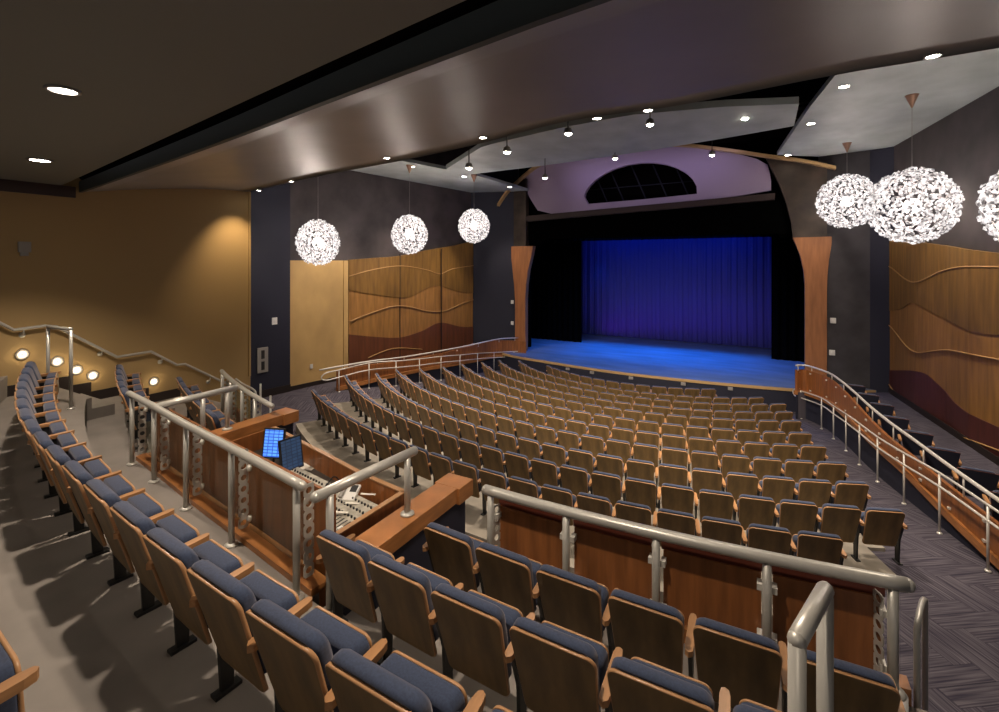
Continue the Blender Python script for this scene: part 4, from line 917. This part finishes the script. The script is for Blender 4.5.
# ------------------------------------------------------------------ globe pendants
random.seed(11)
m_ = MB(); N = 900
for i in range(N):
    z = 1-2*(i+.5)/N; r = math.sqrt(1-z*z); ph = i*2.39996+random.uniform(-.1, .1); n_ = Vector((r*math.cos(ph), r*math.sin(ph), z))
    n2 = (n_+Vector((random.uniform(-.45, .45), random.uniform(-.45, .45), random.uniform(-.45, .45)))).normalized()
    a = n2.cross(Vector((random.uniform(-1, 1), random.uniform(-1, 1), random.uniform(-1, 1)))).normalized(); b_ = n2.cross(a)
    c = n_*random.uniform(.44, .50); L_, W_ = random.uniform(.026, .044), random.uniform(.012, .02)
    P = [c+a*L_, c+a*L_*.4+b_*W_, c-a*L_*.5+b_*W_*.9, c-a*L_, c-a*L_*.5-b_*W_*.9, c+a*L_*.4-b_*W_, c+n2*.018]
    Q = [p-n2*.008 for p in P[:6]]
    m_.add(P+Q, [(0, 1, 6), (1, 2, 6), (2, 3, 6), (3, 4, 6), (4, 5, 6), (5, 0, 6), (0, 7, 8, 1), (1, 8, 9, 2), (2, 9, 10, 3), (3, 10, 11, 4), (4, 11, 12, 5), (5, 12, 7, 0), (12, 11, 10, 9, 8, 7)])
PETAL = m_.mesh('glass_petals', [M['petal']])
BALLS = [(318, 242.5, 16.5, HL-.02, 'nearest of the left three, before the tan panel'), (409.5, 234.5, 19.5, HL, 'middle one of the left three'),
         (474, 226, 21.7, HL, 'farthest of the left three, closest to the stage'), (847, 201.5, 17.4, HRt, 'right side, partly behind the largest one'),
         (912, 206, 12.4, HRt, 'the largest, near the right wall'), (1045, 203, 8.2, HRt, 'cut off by the right edge of the photo')]
for k, (x, y, z, hc, lb) in enumerate(BALLS):
    p = at_z(x, y, z); top_ = ZC+hc-p.z
    root = empty('globe_pendant', p, k*.9, 'white glass petal globe lamp, '+lb, 'pendant lamp', 'glass petal globe lamps')
    sc = {0: 1.47, 1: 1.49, 2: 1.45, 3: 1.95, 4: 1.95, 5: 1.70}[k]
    o = bpy.data.objects.new('petal_shade', PETAL); COL.objects.link(o); o.parent = root; o.scale = (sc, sc, sc*(1.1 if k < 3 else 1.02))
    m_ = MB(); m_.tube([(0, 0, .1), (0, 0, top_-.3)], .006, 6); m_.build('cord', M['cord'], root)
    m_ = MB(); m_.lathe([(.0, top_-.34), (.02, top_-.32), (.13, top_-.03), (.15, top_)], 18); m_.build('canopy', M['copper'], root)
    m_ = MB(); m_.lathe([(0, -.13)]+[(.13*math.sin(PI*j/8), -.13*math.cos(PI*j/8)) for j in range(1, 8)]+[(0, .13)], 14); m_.build('bulb', M['bulb'], root).scale = (1.5,)*3
    l = bpy.data.lights.new('globe', 'POINT'); l.energy = 620; l.color = (1, .86, .76); l.shadow_soft_size = .22; o = bpy.data.objects.new('globe_light', l); COL.objects.link(o); o.location = p

# ------------------------------------------------------------------ sound desk
zd = ZC-2.86; zrim = ZC-2.6
A1, A2, A3_, A4 = (-3.55, 3.12), (-3.53, 4.10), (-6.72, 4.72), (-6.72, 3.62)
Bk = [tc(24.95, u) for u in (-3.55, -4.3, -5.1, -5.9, -6.72)]
mid = Vector((-5.1, 4.38, 0)); Fr = [Vector((*A2, 0)), Vector((-4.3, 4.2, 0)), mid, Vector((-5.9, 4.54, 0)), Vector((*A3_, 0))]
c = Vector((-5.1, 3.8, 1.3)); root = empty('sound_desk', c, 0, 'long curved cherry wood sound desk tray behind the glazed guard rail', 'desk')
poly = [tuple(p[:2]) for p in Bk]+[tuple(p[:2]) for p in Fr[::-1]]
m_ = MB(); m_.prism(poly, zd-.04, zd); rel(m_, c).build('desk_top', M['desk'], root)
m_ = MB(); m_.strip([Vector((p.x, p.y, 1.3)) for p in Fr], [Vector((p.x, p.y, zrim)) for p in Fr], (0, .04, 0)); rel(m_, c).build('front_board', M['cherryd'], root)
m_ = MB(); m_.box(-3.57, -3.53, 3.12, 4.12, 1.3, zrim); rel(m_, c).build('side_board', M['cherryd'], root)
m_ = MB(); m_.box(-6.76, -6.72, 3.62, 4.74, 1.3, zrim); rel(m_, c).build('side_board', M['cherryd'], root)
m_ = MB(); m_.strip([Vector((p.x, p.y-.01, zrim)) for p in Fr], [Vector((p.x, p.y-.01, zrim+.015)) for p in Fr], (0, .06, 0)); m_.box(-3.58, -3.52, 3.12, 4.12, zrim, zrim+.015); rel(m_, c).build('edge_trim', M['edge'], root)
m_ = MB(); m_.strip([Vector((p.x, p.y, 1.3)) for p in Bk], [Vector((p.x, p.y, zd-.05)) for p in Bk], (0, .03, 0)); rel(m_, c).build('back_board', M['cherryd'], root)
m_ = MB(); Bk2 = [p for p in shift(RS, .30)]; m_.strip([Vector((p.x, p.y, ZT['B']-.3)) for p in Bk2], [Vector((p.x, p.y, zr-.20)) for p in Bk2], (0, .03, 0))
o = m_.build('modesty_panel', M['cherryd']); origin(o, (-5.1, 3.2, 1.3)); tag(o, 'brown wood panel seen through the glass panes behind the guard rail', 'panel')
# consoles
def console(name, u0, u1, v0, v1, label, mt, nb):
    root = empty(name, ((u0+u1)/2, (v0+v1)/2, zd), math.radians(-8), label, 'console'); w_ = (u1-u0)/2; d_ = (v1-v0)/2
    m_ = MB(); m_.add([(-w_, -d_, 0), (w_, -d_, 0), (w_, d_, 0), (-w_, d_, 0), (-w_, -d_, .05), (w_, -d_, .05), (w_, d_, .14), (-w_, d_, .14)], [(0, 3, 2, 1), (4, 5, 6, 7), (0, 1, 5, 4), (1, 2, 6, 5), (2, 3, 7, 6), (3, 0, 4, 7)])
    m_.build('housing', M[mt], root, bevel=.008)
    S = lambda y: .05+.09*(y+d_)/(2*d_)
    for i in range(nb):
        x = -w_+.06+(2*w_-.12)*i/max(1, nb-1); m_ = MB()
        m_.add([(x-.007, -d_+.04, S(-d_+.04)-.01), (x+.007, -d_+.04, S(-d_+.04)-.01), (x+.007, 0, S(0)-.01), (x-.007, 0, S(0)-.01), (x-.007, -d_+.04, S(-d_+.04)+.003), (x+.007, -d_+.04, S(-d_+.04)+.003), (x+.007, 0, S(0)+.003), (x-.007, 0, S(0)+.003)], [(0, 3, 2, 1), (4, 5, 6, 7), (0, 1, 5, 4), (1, 2, 6, 5), (2, 3, 7, 6), (3, 0, 4, 7)])
        y = random.uniform(-d_+.08, -.06); m_.box(x-.016, x+.016, y-.03, y+.03, S(y)-.01, S(y)+.02, 1)
        m_.build('fader', [M['black_pl'], M['white']], root)
    kn = MB().lathe([(.012, 0), (.011, .03), (0, .03)], 8).mesh('knob', [M['black_pl']])
    for i in range(nb):
        for j in range(3):
            x = -w_+.06+(2*w_-.12)*i/max(1, nb-1); y = .05+(d_-.08)*j/2.5; o = bpy.data.objects.new('knob', kn); COL.objects.link(o); o.parent = root; o.location = (x, y, S(y)-.008)
    return root
console('mixing_console', -4.62, -3.66, 3.30, 4.0, 'pale grey mixing console at the right end of the sound desk', 'consoleg', 16)
console('mixing_console', -5.50, -4.70, 3.42, 4.12, 'pale grey mixing console in the middle of the sound desk', 'consoleg', 12)
def monitor(p, rz, mt, label, w_=.19, h_=.20):
    root = empty('monitor', p, rz, label, 'monitor')
    X = Matrix.Rotation(math.radians(-10), 4, 'X')@Matrix.Translation((0, 0, .12+h_))
    m_ = MB(); m_.box(-w_-.02, w_+.02, 0, .035, -h_-.02, h_+.02, mx=X); m_.build('bezel', M['black_pl'], root)
    m_ = MB(); m_.box(-w_, w_, -.004, 0, -h_, h_, mx=X); m_.build('screen', M[mt], root)
    m_ = MB(); m_.box(-.1, .1, -.02, .14, 0, .015); m_.tube([(0, .06, 0), (0, .06, .2)], .015, 8); m_.build('stand', M['black_pl'], root); return root
p = on_h(275, 470, -2.86); monitor(on_h(271, 466, -2.84), math.radians(22), 'screen_on', 'glowing blue monitor on the sound desk', .135, .18)
monitor(on_h(294, 478, -2.84), math.radians(84), 'screen_dim', 'dark dim monitor right of the glowing blue monitor', .135, .19)
# papers, phone, small gear on the desk
def flat(name, px, py, w_, d_, t, rz, mt, label, cat, grp=None, up=0):
    p = on_h(px, py, -2.86+t+up); m_ = MB(); m_.box(-w_, w_, -d_, d_, 0, t); o = m_.build(name, M[mt], bevel=min(.004, t*.3)); o.location = (p.x, p.y, zd+.001+up); o.rotation_euler = (0, 0, rz); return tag(o, label, cat, grp)
flat('paper_sheet', 306, 466, .15, .10, .006, .3, 'paper', 'open white sheet beside the dim monitor', 'paper')
flat('paper_sheet', 318, 459, .14, .10, .006, .9, 'paper', 'white sheet near the front board of the sound desk', 'paper')
flat('keyboard', 285, 478, .2, .07, .025, .25, 'black_pl', 'black keyboard below the two monitors', 'keyboard')
flat('mouse', 300, 482, .035, .05, .03, .3, 'black_pl', 'small black mouse beside the keyboard', 'mouse')
p = on_h(350, 494, -2.72); root = empty('desk_phone', (p.x, p.y, zd+.14), math.radians(20), 'pale tilted desk phone or control pad on the mixing console', 'telephone')
m_ = MB(); X = Matrix.Rotation(math.radians(25), 4, 'X'); m_.box(-.10, .10, -.11, .11, 0, .04, mx=X); m_.build('body', M['white'], root, bevel=.008)
m_ = MB(); m_.box(-.09, -.045, -.1, .1, .04, .075, mx=X); m_.build('handset', M['grey'], root, bevel=.01)
m_ = MB(); m_.box(0, .08, 0, .09, .04, .045, mx=X); m_.build('display', M['black_pl'], root)
q = on_h(336, 452, -2.6); m_ = MB(); m_.tube(smooth_path([(0, 0, 0), (0, -.02, .16), (.02, -.12, .24), (.04, -.22, .2)], 5), .008, 6); m_.lathe([(.03, -.02), (.015, .03), (0, .035)], 10, (.04, -.23, .18))
o = m_.build('gooseneck_lamp', M['black_pl']); o.location = (-4.6, 4.15, zd); tag(o, 'small black gooseneck lamp leaning over the mixing console', 'desk lamp')
for k, (x, y) in enumerate(((352, 503), (368, 494), (340, 512), (378, 486))):
    flat('cue_sheet', x, y,   .09, .018, .004, .40, 'paper', 'narrow white strip lying on the right console, %s' % ['second nearest', 'third nearest', 'nearest', 'farthest'][k], 'paper', 'white strips on the right console', up=.13)
